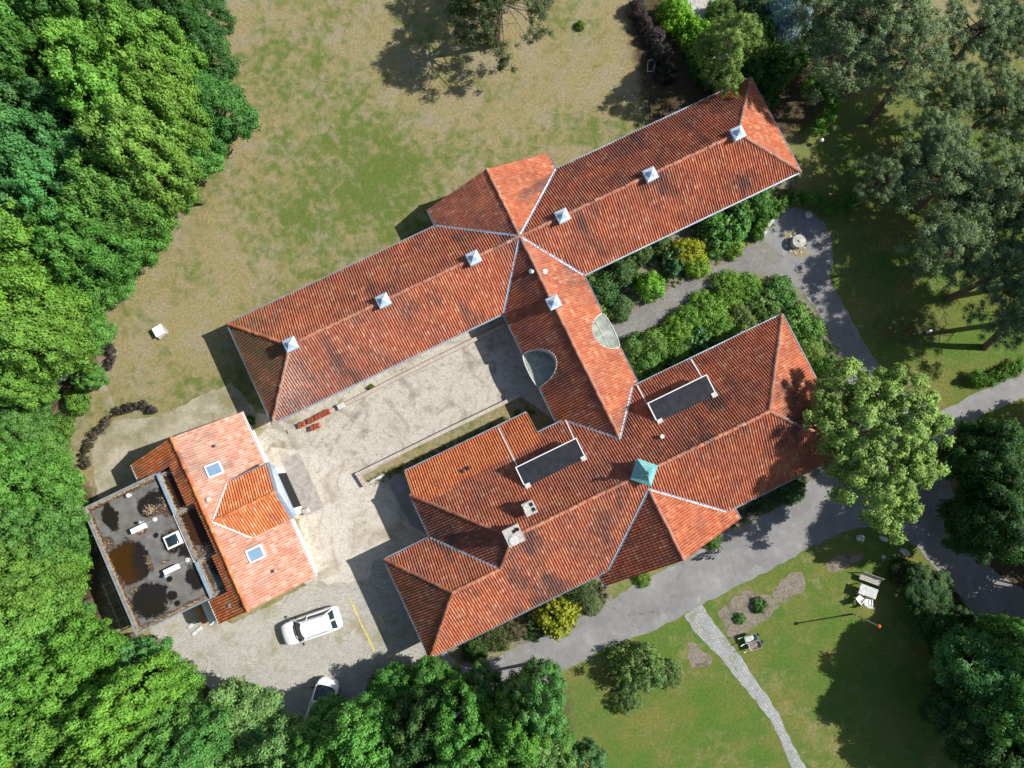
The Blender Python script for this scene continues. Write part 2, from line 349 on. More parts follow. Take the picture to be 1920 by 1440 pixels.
M['wood'] = plain('grey_wood_mat', (0.36, 0.34, 0.3), 0.85, 0.15, var=0.25, scale=8)
M['newwood'] = plain('pale_timber_mat', (0.5, 0.3, 0.14), 0.8, 0.15, var=0.2, scale=8)
M['bark'] = plain('bark_mat', (0.12, 0.095, 0.07), 0.95, 0.1, var=0.4, scale=6)
M['pinebark'] = plain('pine_bark_mat', (0.16, 0.11, 0.08), 0.95, 0.1, var=0.4, scale=4)
M['deadwood'] = plain('dead_branch_mat', (0.42, 0.39, 0.35), 0.9, 0.1, var=0.2, scale=6)
M['black'] = plain('black_rubber_mat', (0.02, 0.02, 0.022), 0.6, 0.3, var=0.3)
M['steel'] = mk_zinc('steel_mat', (0.5, 0.5, 0.52), (0.65, 0.66, 0.68), 0.8, 0.35)
M['glass'] = plain('glass_mat', (0.02, 0.035, 0.04), 0.05, 0.6, var=0.1)
M['skyglass'] = plain('skylight_glass_mat', (0.2, 0.31, 0.43), 0.06, 0.8, 0.3, var=0.1)
M['yellow'] = plain('yellow_paint_mat', (0.6, 0.5, 0.1), 0.8, 0.2, var=0.3, scale=9)
M['slab'] = plain('weathered_slab_mat', (0.33, 0.3, 0.27), 0.9, 0.1, var=0.25, scale=2.5)
# ------------------------------------------------------------------ the ground and what lies on it
def to_px(X, Y, Z=0.0):
    c, s = math.cos(TILT), math.sin(TILT); z = Z - CAM_H
    yy = c * Y + s * z; zz = -s * Y + c * z
    return 960 + F_PX * X / -zz, 720 - F_PX * yy / -zz
def build_ground():
    gx = np.concatenate([[-600, -200, -90], np.arange(-56, 56.1, 0.5), [90, 200, 600]])
    gy = np.concatenate([[-600, -200, -70], np.arange(-38, 48.1, 0.5), [80, 200, 600]])
    X, Y = np.meshgrid(gx, gy); n, m = len(gx), len(gy)
    px, py = to_px(X, Y)
    def blobs(l):
        o = np.zeros_like(X)
        for x, y, rx, ry, v in l: o += v * np.exp(-(((px - x) / rx) ** 2 + ((py - y) / ry) ** 2))
        return o
    sg = lambda t: 1 / (1 + np.exp(-np.clip(t, -30, 30)))
    dry = 0.76 + blobs([(700, 330, 170, 130, -0.34), (560, 420, 150, 90, -0.24), (520, 120, 110, 130, -0.16), (640, 200, 120, 90, -0.12), (880, 230, 170, 150, 0.07),
                        (1120, 120, 170, 110, 0.14), (300, 680, 130, 170, 0.14), (400, 420, 60, 120, 0.1), (1040, 250, 70, 60, -0.1), (400, 745, 90, 40, -0.3),
                        (1150, 250, 220, 40, -0.2), (120, 840, 60, 90, -0.3), (830, 840, 120, 40, -0.4)])
    lush = sg((py - 1080 + 0.42 * (px - 1200)) / 30) * sg((px - 1000) / 40)
    lush = np.maximum(lush, sg((px - 1480) / 45) * sg((py - 120) / 40))
    floor = sg((330 - px + 60 * np.sin(py / 60.0)) / 40) * sg((380 - py) / 50) + sg((190 - 100 * np.exp(-((py - 810) / 85) ** 2) - px) / 20) * sg((py - 380) / 60)
    floor = np.maximum(floor, sg((py - 1255) / 20) * sg((1060 - px) / 40))
    floor = np.maximum(floor, blobs([(1330, 60, 150, 110, 1.0), (1480, 20, 200, 90, 1.0), (1880, 1000, 140, 120, 0.9), (1460, 210, 80, 70, 0.75), (1480, 140, 110, 60, 0.8),
                                     (1860, 500, 150, 60, 0.35), (1700, 620, 130, 60, 0.55), (1860, 230, 120, 60, 0.5), (1240, 150, 40, 120, 0.6), (1300, 190, 90, 40, 0.45), (1850, 1150, 120, 60, 0.8)]))
    floor = np.clip(floor, 0, 1)
    dry = dry + 0.25 * floor
    idx = np.arange(n * m).reshape(m, n)
    Q = np.stack([idx[:-1, :-1], idx[:-1, 1:], idx[1:, 1:], idx[1:, :-1]], -1).reshape(-1, 4)
    me = np_mesh('ground', np.stack([X, Y, np.zeros_like(X)], -1).reshape(-1, 3), Q, [M['ground']], attrs={'dry': dry.ravel(), 'lush': lush.ravel(), 'floor': floor.ravel()})
    tag(link(bpy.data.objects.new('ground', me)), kind='structure')
build_ground()
def sheet(name, pts, z, m, jit=0.0, step=0.6, seed=1, px=True, kind='structure'):
    r = rs(seed); ps = [P(*p)[:2] if px else p for p in pts]; out = []
    for i, p in enumerate(ps):
        q = ps[(i + 1) % len(ps)]; L = math.hypot(q[0] - p[0], q[1] - p[1]); k = max(1, int(L / step)) if jit else 1
        nx, ny = -(q[1] - p[1]) / max(L, 1e-6), (q[0] - p[0]) / max(L, 1e-6)
        for j in range(k):
            t = j / k; d = r.uniform(-jit, jit) * (0.4 if j == 0 else 1)
            out.append((p[0] + (q[0] - p[0]) * t + nx * d, p[1] + (q[1] - p[1]) * t + ny * d))
    bm = bmesh.new(); f = bm.faces.new([bm.verts.new((x, y, z)) for x, y in out])
    if f.normal.z < 0 or True: bm.normal_update()
    bmesh.ops.triangulate(bm, faces=bm.faces[:])
    bm.normal_update()
    for f in bm.faces:
        if f.normal.z < 0: f.normal_flip()
    me = bpy.data.meshes.new(name); bm.to_mesh(me); bm.free(); me.materials.append(m)
    if m == M['ground']: me.attributes.new('dry', 'FLOAT', 'POINT').data.foreach_set('value', [0.72] * len(me.vertices))
    return tag(link(bpy.data.objects.new(name, me)), kind=kind)
sheet('courtyard', [(440, 770), (520, 780), (945, 575), (1000, 600), (1030, 690), (1060, 800), (820, 900), (830, 1010), (745, 1040), (704, 1056), (694, 1088), (640, 1100), (592, 1112), (560, 1080), (560, 960), (500, 860), (460, 830)], 0.006, M['gravel'], 0.12, seed=3)
sheet('sand_track', [(508, 838), (560, 850), (640, 862), (700, 930), (735, 960), (770, 1000), (742, 1036), (700, 1054), (690, 1085), (625, 1096), (588, 1085), (572, 1000), (545, 950), (520, 890)], 0.010, M['sand'], 0.25, 0.4, seed=4)
sheet('paved_yard', [(300, 1110), (440, 1170), (588, 1090), (650, 1096), (692, 1086), (700, 1052), (735, 1040), (830, 1215), (870, 1250), (905, 1300), (880, 1360), (700, 1360), (520, 1345), (450, 1310), (385, 1285), (345, 1250), (318, 1210), (283, 1190)], 0.014, M['yard'], 0.15, 0.4, seed=5)
sheet('paving', [(433, 717), (505, 800), (470, 830), (330, 850), (262, 900), (215, 960), (181, 925), (173, 850), (186, 812), (213, 787), (297, 782), (335, 763)], 0.008, M['yard2'], 0.12, 0.4, seed=6)
sheet('garden_path', [(177, 707), (189, 703), (205, 735), (220, 770), (207, 777), (192, 745)], 0.008, M['yard2'], 0.06, 0.3, seed=7)
sheet('road', [(845, 1242), (905, 1238), (940, 1230), (990, 1200), (1023, 1186), (1090, 1157), (1140, 1127), (1220, 1080), (1300, 1040), (1347, 1003), (1397, 985), (1440, 962), (1500, 915), (1560, 868), (1600, 790), (1602, 730), (1640, 680), (1690, 735), (1763, 771), (1840, 733), (1925, 687), (2100, 600), (2140, 650), (1925, 745), (1845, 775), (1795, 810), (1782, 900), (1795, 960), (1822, 1012), (1850, 1060), (1925, 1112), (2100, 1200), (2080, 1300), (1900, 1220), (1827, 1153), (1800, 1123), (1773, 1093), (1747, 1057), (1723, 1027), (1673, 997), (1640, 985), (1607, 990), (1580, 998), (1513, 1030), (1447, 1067), (1373, 1103), (1317, 1134), (1283, 1152), (1207, 1190), (1130, 1217), (1060, 1255), (1030, 1275), (985, 1330), (960, 1400), (900, 1400), (905, 1340), (880, 1270)], 0.012, M['asphalt'], 0.1, 0.5, seed=8)
sheet('asphalt_path', [(1465, 393), (1490, 388), (1520, 398), (1546, 418), (1559, 445), (1562, 480), (1556, 523), (1571, 553), (1594, 593), (1619, 643), (1660, 700), (1600, 770), (1587, 690), (1562, 640), (1545, 603), (1526, 573), (1493, 537), (1467, 518), (1447, 511), (1425, 482), (1427, 443), (1452, 410)], 0.010, M['asphalt'], 0.08, 0.4, seed=9)
sheet('paved_path', [(1138, 606), (1200, 577), (1280, 530), (1323, 512), (1380, 480), (1427, 448), (1470, 480), (1447, 511), (1413, 521), (1343, 551), (1280, 582), (1210, 617), (1152, 640)], 0.014, M['gardenpath'], 0.07, 0.4, seed=10)
sheet('brick_path', [(1283, 1153), (1303, 1187), (1333, 1217), (1350, 1232), (1373, 1262), (1403, 1299), (1430, 1331), (1450, 1360), (1467, 1397), (1483, 1440), (1500, 1480), (1528, 1480), (1511, 1440), (1497, 1415), (1480, 1380), (1463, 1345), (1443, 1310), (1417, 1275), (1395, 1240), (1367, 1203), (1340, 1170), (1317, 1134)], 0.016, M['brickpath'], 0.07, 0.35, seed=11)
for i, pts in enumerate(([(1345, 1145), (1400, 1105), (1440, 1115), (1460, 1140), (1435, 1165), (1400, 1185), (1370, 1198)], [(1448, 1112), (1480, 1075), (1505, 1072), (1508, 1105), (1480, 1125), (1455, 1128)], [(1545, 1055), (1575, 1040), (1618, 1036), (1612, 1052), (1580, 1070), (1552, 1072)], [(1287, 1205), (1310, 1208), (1335, 1235), (1325, 1255), (1295, 1252)], [(283, 1188), (318, 1210), (345, 1250), (385, 1287), (350, 1290), (300, 1240), (270, 1200)])):
    sheet('bare_soil', pts, 0.005, M['soil'], 0.2, 0.35, seed=20 + i)
sheet('planting_bed', [(676, 893), (820, 819), (978, 744), (1045, 792), (1000, 805), (900, 850), (772, 908), (722, 893), (690, 909)], 0.018, M['ground'], 0.05, seed=31)
sheet('planting_bed', [(860, 1225), (1130, 1085), (1150, 1125), (1090, 1157), (990, 1203), (900, 1232)], 0.018, M['soil'], 0.1, seed=32)
sheet('planting_bed', [(1375, 960), (1500, 890), (1560, 860), (1500, 915), (1430, 966), (1340, 1004), (1310, 1015)], 0.018, M['soil'], 0.1, seed=33)
sheet('planting_bed', [(1098, 520), (1500, 320), (1480, 395), (1427, 443), (1380, 480), (1200, 577), (1138, 606)], 0.004, M['soil'], 0.1, seed=34)
sheet('planting_bed', [(1150, 640), (1280, 582), (1447, 511), (1493, 537), (1545, 603), (1587, 690), (1590, 740), (1540, 740), (1463, 590), (1200, 715)], 0.004, M['soil'], 0.1, seed=35)
sheet('dark_terrace', [(725, 899), (768, 880), (800, 1003), (770, 985)], 0.02, M['asphalt'], 0.02, seed=36)
sheet('patio', [(1278, -20), (1350, -20), (1345, 10), (1325, 50), (1298, 42)], 0.006, M['concrete'], 0.03, seed=37)
# painted parking lines on the yard
def strip(pts, wd, z, m, name, gap=0.0, seed=1):
    r = rs(seed); mb = MB()
    for p, q in zip(pts[:-1], pts[1:]):
        a, b = Vector(P(*p)[:2]), Vector(P(*q)[:2]); L = (b - a).length; d = (b - a) / L; nn = Vector((-d.y, d.x)); t = 0.0
        while t < L:
            e = min(L, t + r.uniform(0.12, 0.4)); k = r.uniform(0.6, 1.1) * wd / 2; u, v = a + d * t, a + d * e
            mb.add([(*(u + nn * k), z), (*(u - nn * k), z), (*(v - nn * k), z), (*(v + nn * k), z)], [(0, 1, 2, 3)]); t = e + r.uniform(0, gap)
    return tag(mb.build(name, m), kind='structure')
strip([(656, 1122), (675, 1165), (690, 1195), (706, 1228)], 0.13, 0.019, M['yellow'], 'painted_line', 0.03, 2)
strip([(711, 1153), (719, 1170)], 0.16, 0.019, M['yellow'], 'painted_line', 0.0, 3)
strip([(724, 1234), (748, 1223)], 0.1, 0.019, M['yellow'], 'painted_line', 0.06, 4)

# ------------------------------------------------------------------ tiled roofs
V3 = lambda p: np.array(W(*p))
def tile_slope(name, poly, mat, parent, age=0.3, moss=0.0, lichen=0.0, pitch=0.2, course=0.34, seed=0, amp=0.058):
    """poly: (a, b, z) corners of one plane, its eave first; every tile is a real curved pan with its own lap"""
    p = [V3(q) for q in poly]; rg = np.random.default_rng(seed + 5)
    u = p[1] - p[0]; u[2] = 0; u /= np.linalg.norm(u)
    nrm = None
    for k in range(2, len(p)):
        c = np.cross(p[1] - p[0], p[k] - p[0])
        if np.linalg.norm(c) > 0.5: nrm = c / np.linalg.norm(c); break
    if nrm[2] < 0: nrm = -nrm
    v = np.cross(nrm, u); o = p[0]
    uv = np.array([[(q - o) @ u, (q - o) @ v] for q in p])
    u0, u1 = uv[:, 0].min(), uv[:, 0].max()
    fr = np.array([0.0, 0.11, 0.24, 0.37, 0.48, 0.74])
    k0, k1 = int(math.floor(u0 / pitch)), int(math.ceil(u1 / pitch))
    us = (np.arange(k0, k1 + 1)[:, None] + fr[None]).ravel() * pitch
    us = np.unique(np.concatenate([us[(us > u0 + 0.004) & (us < u1 - 0.004)], [u0 + 0.002, u1 - 0.002], *[[x - 0.003, x + 0.003] for x in uv[:, 0] if u0 + 0.02 < x < u1 - 0.02]]))
    lo = np.full(len(us), np.inf); hi = np.full(len(us), -np.inf)
    for i in range(len(uv)):
        a, b = uv[i], uv[(i + 1) % len(uv)]
        if abs(a[0] - b[0]) < 1e-6: continue
        mk = (us >= min(a[0], b[0])) & (us <= max(a[0], b[0]))
        y = a[1] + (b[1] - a[1]) * (us[mk] - a[0]) / (b[0] - a[0])
        lo[mk] = np.minimum(lo[mk], y); hi[mk] = np.maximum(hi[mk], y)
    v0, v1 = uv[:, 1].min(), uv[:, 1].max()
    c0, c1 = int(math.floor(v0 / course)), int(math.ceil(v1 / course))
    rows = []; trow = []; crow = []
    for c in range(c0, c1 + 1): rows += [c * course, (c + 1) * course - 1e-4]; trow += [0.0, 1.0]; crow += [c, c]
    rows = np.array(rows); trow = np.array(trow); crow = np.array(crow)
    x = us / pitch - np.floor(us / pitch + 1e-9); col = np.floor(us / pitch + 1e-9).astype(int)
    prof = np.where(x < 0.48, np.sin(np.pi * np.clip(x / 0.48, 0, 1)) * amp, -0.45 * amp * np.sin(np.pi * np.clip((x - 0.48) / 0.52, 0, 1)))
    jit = rg.normal(0, 0.005, (k1 - k0 + 3, c1 - c0 + 2))
    sag = 0.02 * np.sin(us * 0.9 + seed)[:, None] * np.sin(rows * 0.8 + seed * 2)[None]
    Vv = np.clip(rows[None], lo[:, None], hi[:, None])
    Hh = prof[:, None] + 0.024 * (1 - trow)[None] + jit[np.clip(col - k0, 0, k1 - k0 + 1)][:, np.clip(crow - c0, 0, c1 - c0 + 1)] + sag + 0.03
    pos = o[None, None] + us[:, None, None] * u + Vv[..., None] * v + Hh[..., None] * nrm
    n, m = Vv.shape; idx = np.arange(n * m).reshape(n, m)
    q = np.stack([idx[:-1, :-1], idx[1:, :-1], idx[1:, 1:], idx[:-1, 1:]], -1)
    ok = ((Vv[:-1, 1:] - Vv[:-1, :-1]) > 1e-5) | ((Vv[1:, 1:] - Vv[1:, :-1]) > 1e-5)
    riser = np.zeros(m - 1, bool); riser[1::2] = True
    inr = (Vv[:-1, :-1] > lo[:-1, None] + 1e-4) & (Vv[:-1, :-1] < hi[:-1, None] - 1e-4)
    ok = np.where(riser[None], inr, ok)
    uvt = np.stack([np.repeat((us / pitch)[:, None], m, 1), np.repeat(((crow + trow * 0.99) + 0.0)[None], n, 0)], -1)
    L = pos.reshape(-1, 3); la = L[:, :2] @ AX; lb = L[:, :2] @ BX
    g = lambda f: np.asarray(f(la, lb) if callable(f) else np.full(len(L), f), np.float32) * np.ones(len(L), np.float32)
    me = np_mesh(name, L, q[ok], [mat], uv=uvt.reshape(-1, 2), attrs={'age': g(age), 'moss': g(moss), 'lichen': g(lichen)})
    # a board under the tiles keeps the plane closed
    ob = link(bpy.data.objects.new(name, me), parent)
    return ob
def under(parent, polys, mat, th=0.05):
    mb = MB()
    for poly in polys:
        p = [Vector(W(*q)) for q in poly]; n = len(p)
        mb.add([q + Vector((0, 0, -0.015)) for q in p] + [q + Vector((0, 0, -0.015 - th)) for q in p], [tuple(range(n)), tuple(range(2 * n - 1, n - 1, -1))] + [(i, n + i, n + (i + 1) % n, (i + 1) % n) for i in range(n)])
    return mb.build('roof_deck', mat, parent)
def caps(lines, *a, **k):
    for i, l in enumerate(lines): caps1([l], *a, **{**k, 'seed': k.get('seed', 0) * 7 + i})
def caps1(lines, parent, mat, name, r=0.13, seg=0.36, seed=0, lift=0.05, **at):
    """overlapping half-round ridge tiles"""
    V = []; Q = []; U = []; rg = rs(seed + 40)
    cid = 0
    for p, q in lines:
        p, q = Vector(W(*p)), Vector(W(*q)); L = (q - p).length; d = (q - p) / L
        s = d.cross(Vector((0, 0, 1))).normalized(); up = s.cross(d).normalized(); n = max(1, int(L / seg))
        for i in range(n):
            cid += 1; jx, jz = rg.uniform(-0.025, 0.025), rg.uniform(-0.014, 0.026)
            for t, rr in ((i / n * L - 0.02, r * 1.13), ((i + 1) / n * L + 0.01, r * 0.95)):
                for k in range(6):
                    a = math.pi * (k / 5 * 1.16 - 0.08)
                    V.append(p + d * t + s * (math.cos(a) * rr + jx) + up * (math.sin(a) * rr * 0.95 + lift + jz - 0.03)); U.append((cid * 3 + 0.5, 7.5))
            b = len(V) - 12
            Q += [(b + k, b + k + 1, b + 7 + k, b + 6 + k) for k in range(5)]
    n = len(V)
    me = np_mesh(name, V, Q, [mat], uv=U, attrs={k: np.full(n, at.get(k, 0.3 if k == 'age' else 0.0)) for k in ('age', 'moss', 'lichen')})
    return link(bpy.data.objects.new(name, me), parent)
def gutter(lines, *a, **k):
    for l in lines: gutter1([l], *a, **k)
def gutter1(lines, parent, mat, name='gutter', wd=0.13):
    mb = MB()
    for p, q in lines:
        p, q = Vector(W(*p)), Vector(W(*q)); d = (q - p).normalized(); s = d.cross(Vector((0, 0, 1)))
        pr = [(-0.5, 0.02), (-0.5, -0.9), (0.5, -0.9), (0.5, 0.02), (0.36, 0.02), (0.36, -0.7), (-0.36, -0.7), (-0.36, 0.02)]
        mb.loft([[x + s * (a * wd) + Vector((0, 0, b * wd)) for a, b in pr] for x in (p, q)])
    return mb.build(name, mat, parent)
def flash(lines, *a, **k):
    for l in lines: flash1([l], *a, **k)
def flash1(lines, parent, mat, name='valley_flashing', wd=0.17, lift=0.11):
    mb = MB()
    for i, (p, q) in enumerate(lines):
        p, q = Vector(W(*p)), Vector(W(*q)); d = (q - p).normalized(); s = d.cross(Vector((0, 0, 1))).normalized(); n = max(2, int((q - p).length / 0.35)); r = rs(i + 70)
        for e in range(n):
            k = wd / 2 * r.uniform(0.86, 1.14); j0 = r.uniform(-0.012, 0.012); up = Vector((0, 0, lift + j0)); a, b = p + (q - p) * (e / n), p + (q - p) * ((e + 1) / n + 0.004)
            f = Vector((0, 0, 0.035))
            mb.add([a - s * k + up + f, a + up, a + s * k + up + f, b - s * k + up + f * 0.9, b + up - f * 0.1, b + s * k + up + f * 0.9], [(0, 1, 4, 3), (1, 2, 5, 4)])
    return mb.build(name, mat, parent)
def verge(lines, *a, **k):
    for l in lines: verge1([l], *a, **k)
def verge1(lines, parent, mat, name, wd=0.07, ht=0.16, lift=0.09):
    mb = MB()
    for p, q in lines:
        p, q = Vector(W(*p)), Vector(W(*q)); d = (q - p).normalized(); s = d.cross(Vector((0, 0, 1))).normalized()
        mb.loft([[x + s * a * wd + Vector((0, 0, b)) for a, b in ((-0.5, lift - ht), (0.5, lift - ht), (0.5, lift), (-0.5, lift))] for x in (p, q)])
    return mb.build(name, mat, parent)
def wbox(mb, a0, a1, b0, b1, z0, z1): return mb.prism([W(a0, b0)[:2], W(a1, b0)[:2], W(a1, b1)[:2], W(a0, b1)[:2]], z0, z1)

# ------------------------------------------------------------------ the villa
ZE, ZR, ZM, TM = 2.7, 5.17, 3.1, 0.7
house = tag(empty('villa', W(7.3, 5.0)), 'sprawling white villa with long hipped orange tile roofs joined by a central wing', 'villa')
house.location = (0, 0, 0)
tn = M['tile']
ZMR = ZM + 5.7 * TM; ZSW = ZM + 3.95 * TM; ZP = 6.21
arcW = [(5.0 + 1.0 * 0 + 0, 0)]
def arc(cx, cy, rx, ry, t0, t1, n, z): return [(cx + rx * math.cos(t0 + (t1 - t0) * i / n), cy + ry * math.sin(t0 + (t1 - t0) * i / n)) for i in range(n + 1)]
TC = (ZR - ZE) / 3.43
zc_w = lambda a: ZE + (a - 3.87) * TC
zc_e = lambda a: ZE + (10.73 - a) * TC
aw = [(a, b, zc_w(a)) for a, b in arc(3.87, 4.55, 2.0, 1.45, math.pi / 2, -math.pi / 2, 16, 0)]
ae = [(a, b, zc_e(a)) for a, b in arc(10.73, 4.68, 1.62, 1.5, -math.pi / 2, -3 * math.pi / 2, 16, 0)]
grimeW = lambda a, b: 0.55 + 0.35 * np.exp(-((a + 9) / 7) ** 2)
slopes = [
 ('s', [(-15.7, 9.5, ZE), (3.87, 9.5, ZE), (7.3, 13.75, ZR), (-11.5, 13.75, ZR)], tn, lambda a, b: 0.82 - 0.03 * (a + 15), lambda a, b: 0.0, lambda a, b: np.clip((-10.5 - a) / 3, 0, 1) * np.clip((b - 9) / 2, 0.4, 1)),
 ('s', [(10.73, 9.5, ZE), (29.8, 9.5, ZE), (25.6, 13.75, ZR), (7.3, 13.75, ZR)], tn, 0.3, 0.0, 0.0),
 ('s', [(29.8, 18.0, ZE), (12.53, 18.0, ZE), (7.3, 13.75, ZR), (25.6, 13.75, ZR)], tn, lambda a, b: 0.45 + 0.25 * (b > 16.5), 0.04, 0.0),
 ('s', [(2.1, 18.0, ZE), (-15.7, 18.0, ZE), (-11.5, 13.75, ZR), (7.3, 13.75, ZR)], tn, 0.45, lambda a, b: np.clip((-8 - a) / 8, 0, 1) * 0.6 + 0.08, 0.0),
 ('s', [(-15.7, 18.0, ZE), (-15.7, 9.5, ZE), (-11.5, 13.75, ZR)], tn, 0.75, lambda a, b: 0.6 + 0.03 * (b - 12), 0.0),
 ('s', [(29.8, 9.5, ZE), (29.8, 18.0, ZE), (25.6, 13.75, ZR)], tn, 0.12, 0.0, 0.0),
 ('s', [(2.1, 19.5, ZE), (2.1, 18.0, ZE), (7.3, 13.75, ZR), (7.3, 19.5, ZR)], tn, 0.62, 0.0, 0.0),
 ('s', [(12.53, 18.0, ZE), (12.53, 19.5, ZE), (7.3, 19.5, ZR), (7.3, 13.75, ZR)], tn, 0.2, 0.0, 0.0),
 ('s', [(3.87, 9.5, ZE)] + aw[:1] + aw[1:] + [(3.87, 0.0, ZE), (4.43, 0.0, ZM), (7.3, -2.95, ZR), (7.3, 13.75, ZR)], tn, 0.6, 0.0, 0.0),
 ('s', [(10.73, 0.0, ZE)] + ae + [(10.73, 9.5, ZE), (7.3, 13.75, ZR), (7.3, -2.95, ZR), (10.17, 0.0, ZM)], tn, 0.22, 0.0, 0.1),
 ('s', [(-12.2, -11.4, ZM), (2.46, -11.4, ZM), (7.4, -6.96, ZP), (7.4, -5.7, ZMR), (-2.75, -5.7, ZMR), (-4.5, -7.45, ZSW), (-8.25, -7.45, ZSW)], tn, lambda a, b: 0.35 + 0.2 * np.exp(-((a + 0) / 5) ** 2), 0.0, 0.0),
 ('s', [(12.34, -11.4, ZM), (23.03, -11.4, ZM), (17.33, -5.7, ZMR), (7.4, -5.7, ZMR), (7.4, -6.96, ZP)], tn, 0.3, 0.0, 0.0),
 ('s', [(1.7, -11.2, 2.62), (1.7, -12.45, 2.62), (7.4, -12.45, ZP), (7.4, -6.96, ZP)] + [(2.46, -11.4, ZM), (2.3, -11.2, 3.0)], tn, 0.58, 0.05, 0.0),
 ('s', [(13.1, -12.45, 2.62), (13.1, -11.2, 2.62), (12.5, -11.2, 3.0), (12.34, -11.4, ZM), (7.4, -6.96, ZP), (7.4, -12.45, ZP)], tn, 0.15, 0.0, 0.0),
 ('s', [(23.03, -11.4, ZM), (23.03, 0.0, ZM), (17.33, -5.7, ZMR)], tn, 0.25, 0.0, 0.0),
 ('s', [(23.03, 0.0, ZM), (10.17, 0.0, ZM), (7.3, -2.95, ZR), (7.3, -5.7, ZMR), (17.33, -5.7, ZMR)], tn, 0.42, 0.05, 0.0),
 ('s', [(4.43, 0.0, ZM), (2.15, 0.0, ZM), (2.15, 1.8, ZM - 1.8 * TM), (-8.3, 1.8, ZM - 1.8 * TM), (-8.3, 0.0, ZM), (-8.45, 0.0, ZM), (-2.75, -5.7, ZMR), (7.3, -5.7, ZMR), (7.3, -2.95, ZR)], tn, lambda a, b: np.where((b > -0.7 + 0.02 * a) & (a < 2.2), -0.75, 0.52), lambda a, b: np.where((b > -0.7) & (a < 2.2), -0.4, 0.14), 0.0),
 ('s', [(-8.45, 0.0, ZM), (-8.45, -3.5, ZM), (-4.5, -7.45, ZSW), (-2.75, -5.7, ZMR)], tn, 0.72, 0.16, 0.0),
 ('s', [(-8.45, -3.5, ZM), (-12.2, -3.5, ZM), (-8.25, -7.45, ZSW), (-4.5, -7.45, ZSW)], tn, 0.38, 0.14, 0.0),
 ('s', [(-12.2, -3.5, ZM), (-12.2, -11.4, ZM), (-8.25, -7.45, ZSW)], tn, 0.7, 0.42, 0.0),
]
for i, (nm, poly, m, ag, mo, li) in enumerate(slopes): tile_slope('roof_slope', poly, m, house, ag, mo, li, seed=i)
under(house, [s[1] for i, s in enumerate(slopes) if i not in (8, 9)], M['wood'])
caps([((-11.5, 13.75, ZR), (7.3, 13.75, ZR)), ((7.3, 13.75, ZR), (25.6, 13.75, ZR))], house, tn, 'ridge_tiles', seed=1, age=0.35, lichen=0.35)
caps([((7.3, 19.5, ZR), (7.3, 13.9, ZR)), ((7.3, 13.6, ZR), (7.3, -2.85, ZR)), ((7.4, -12.45, ZP), (7.4, -7.0, ZP))], house, tn, 'ridge_tiles', seed=2, age=0.3, lichen=0.5)
caps([((-2.75, -5.7, ZMR), (17.33, -5.7, ZMR)), ((-8.25, -7.45, ZSW), (-4.5, -7.45, ZSW))], house, tn, 'ridge_tiles', seed=3, age=0.1, lichen=0.3)
caps([((-15.7, 18.0, ZE), (-11.5, 13.75, ZR))], house, tn, 'hip_tiles', seed=4, age=-0.2)
caps([((-15.7, 9.5, ZE), (-11.5, 13.75, ZR))], house, tn, 'hip_tiles', seed=5, age=0.4, lichen=0.9)
caps([((29.8, 9.5, ZE), (25.6, 13.75, ZR)), ((29.8, 18.0, ZE), (25.6, 13.75, ZR))], house, tn, 'hip_tiles', seed=6, age=0.4, moss=0.45, lichen=0.5)
caps([((23.03, 0, ZM), (17.33, -5.7, ZMR)), ((23.03, -11.4, ZM), (17.33, -5.7, ZMR))], house, tn, 'hip_tiles', seed=7, age=0.4, moss=0.5, lichen=0.4)
caps([((-12.2, -3.5, ZM), (-8.25, -7.45, ZSW)), ((-12.2, -11.4, ZM), (-8.25, -7.45, ZSW)), ((-8.45, 0, ZM), (-2.75, -5.7, ZMR)), ((-4.5, -7.45, ZSW), (-2.75, -5.7, ZMR))], house, tn, 'hip_tiles', seed=8, age=0.5, moss=0.35)
e = 0.06
gutter([((-15.7 - e, 9.5 - e, ZE), (3.87 - e, 9.5 - e, ZE)), ((10.73 + e, 9.5 - e, ZE), (29.8 + e, 9.5 - e, ZE)), ((29.8 + e, 18 + e, ZE), (12.53, 18 + e, ZE)), ((2.1, 18 + e, ZE), (-15.7 - e, 18 + e, ZE)),
        ((-15.7 - e, 18 + e, ZE), (-15.7 - e, 9.5 - e, ZE)), ((29.8 + e, 9.5 - e, ZE), (29.8 + e, 18 + e, ZE)), ((2.1 - e, 19.5, ZE), (2.1 - e, 18.0, ZE)), ((12.53 + e, 18, ZE), (12.53 + e, 19.5, ZE))], house, M['zinc'])
gutter([((3.87 - e, 9.5, ZE), (3.87 - e, 6.05, ZE)), ((3.87 - e, 3.05, ZE), (3.87 - e, 0.1, ZE)), ((10.73 + e, 0.1, ZE), (10.73 + e, 3.12, ZE)), ((10.73 + e, 6.25, ZE), (10.73 + e, 9.5, ZE))], house, M['zinc'])
gutter([((-12.2 - e, -11.4 - e, ZM), (2.46, -11.4 - e, ZM)), ((12.34, -11.4 - e, ZM), (23.03 + e, -11.4 - e, ZM)), ((23.03 + e, -11.4 - e, ZM), (23.03 + e, e, ZM)), ((23.03 + e, e, ZM), (10.17, e, ZM)), ((4.43, e, ZM), (2.15, e, ZM)),
        ((2.15, 1.8 + e, ZM - 1.8 * TM), (-8.3, 1.8 + e, ZM - 1.8 * TM)), ((-8.45 - e, 0.1, ZM), (-8.45 - e, -3.5, ZM)), ((-8.45, -3.5 + e, ZM), (-12.2 - e, -3.5 + e, ZM)), ((-12.2 - e, -3.5 + e, ZM), (-12.2 - e, -11.4 - e, ZM)),
        ((1.7 - e, -11.45, 2.62), (1.7 - e, -12.45, 2.62)), ((13.1 + e, -12.45, 2.62), (13.1 + e, -11.45, 2.62))], house, M['zinc'])
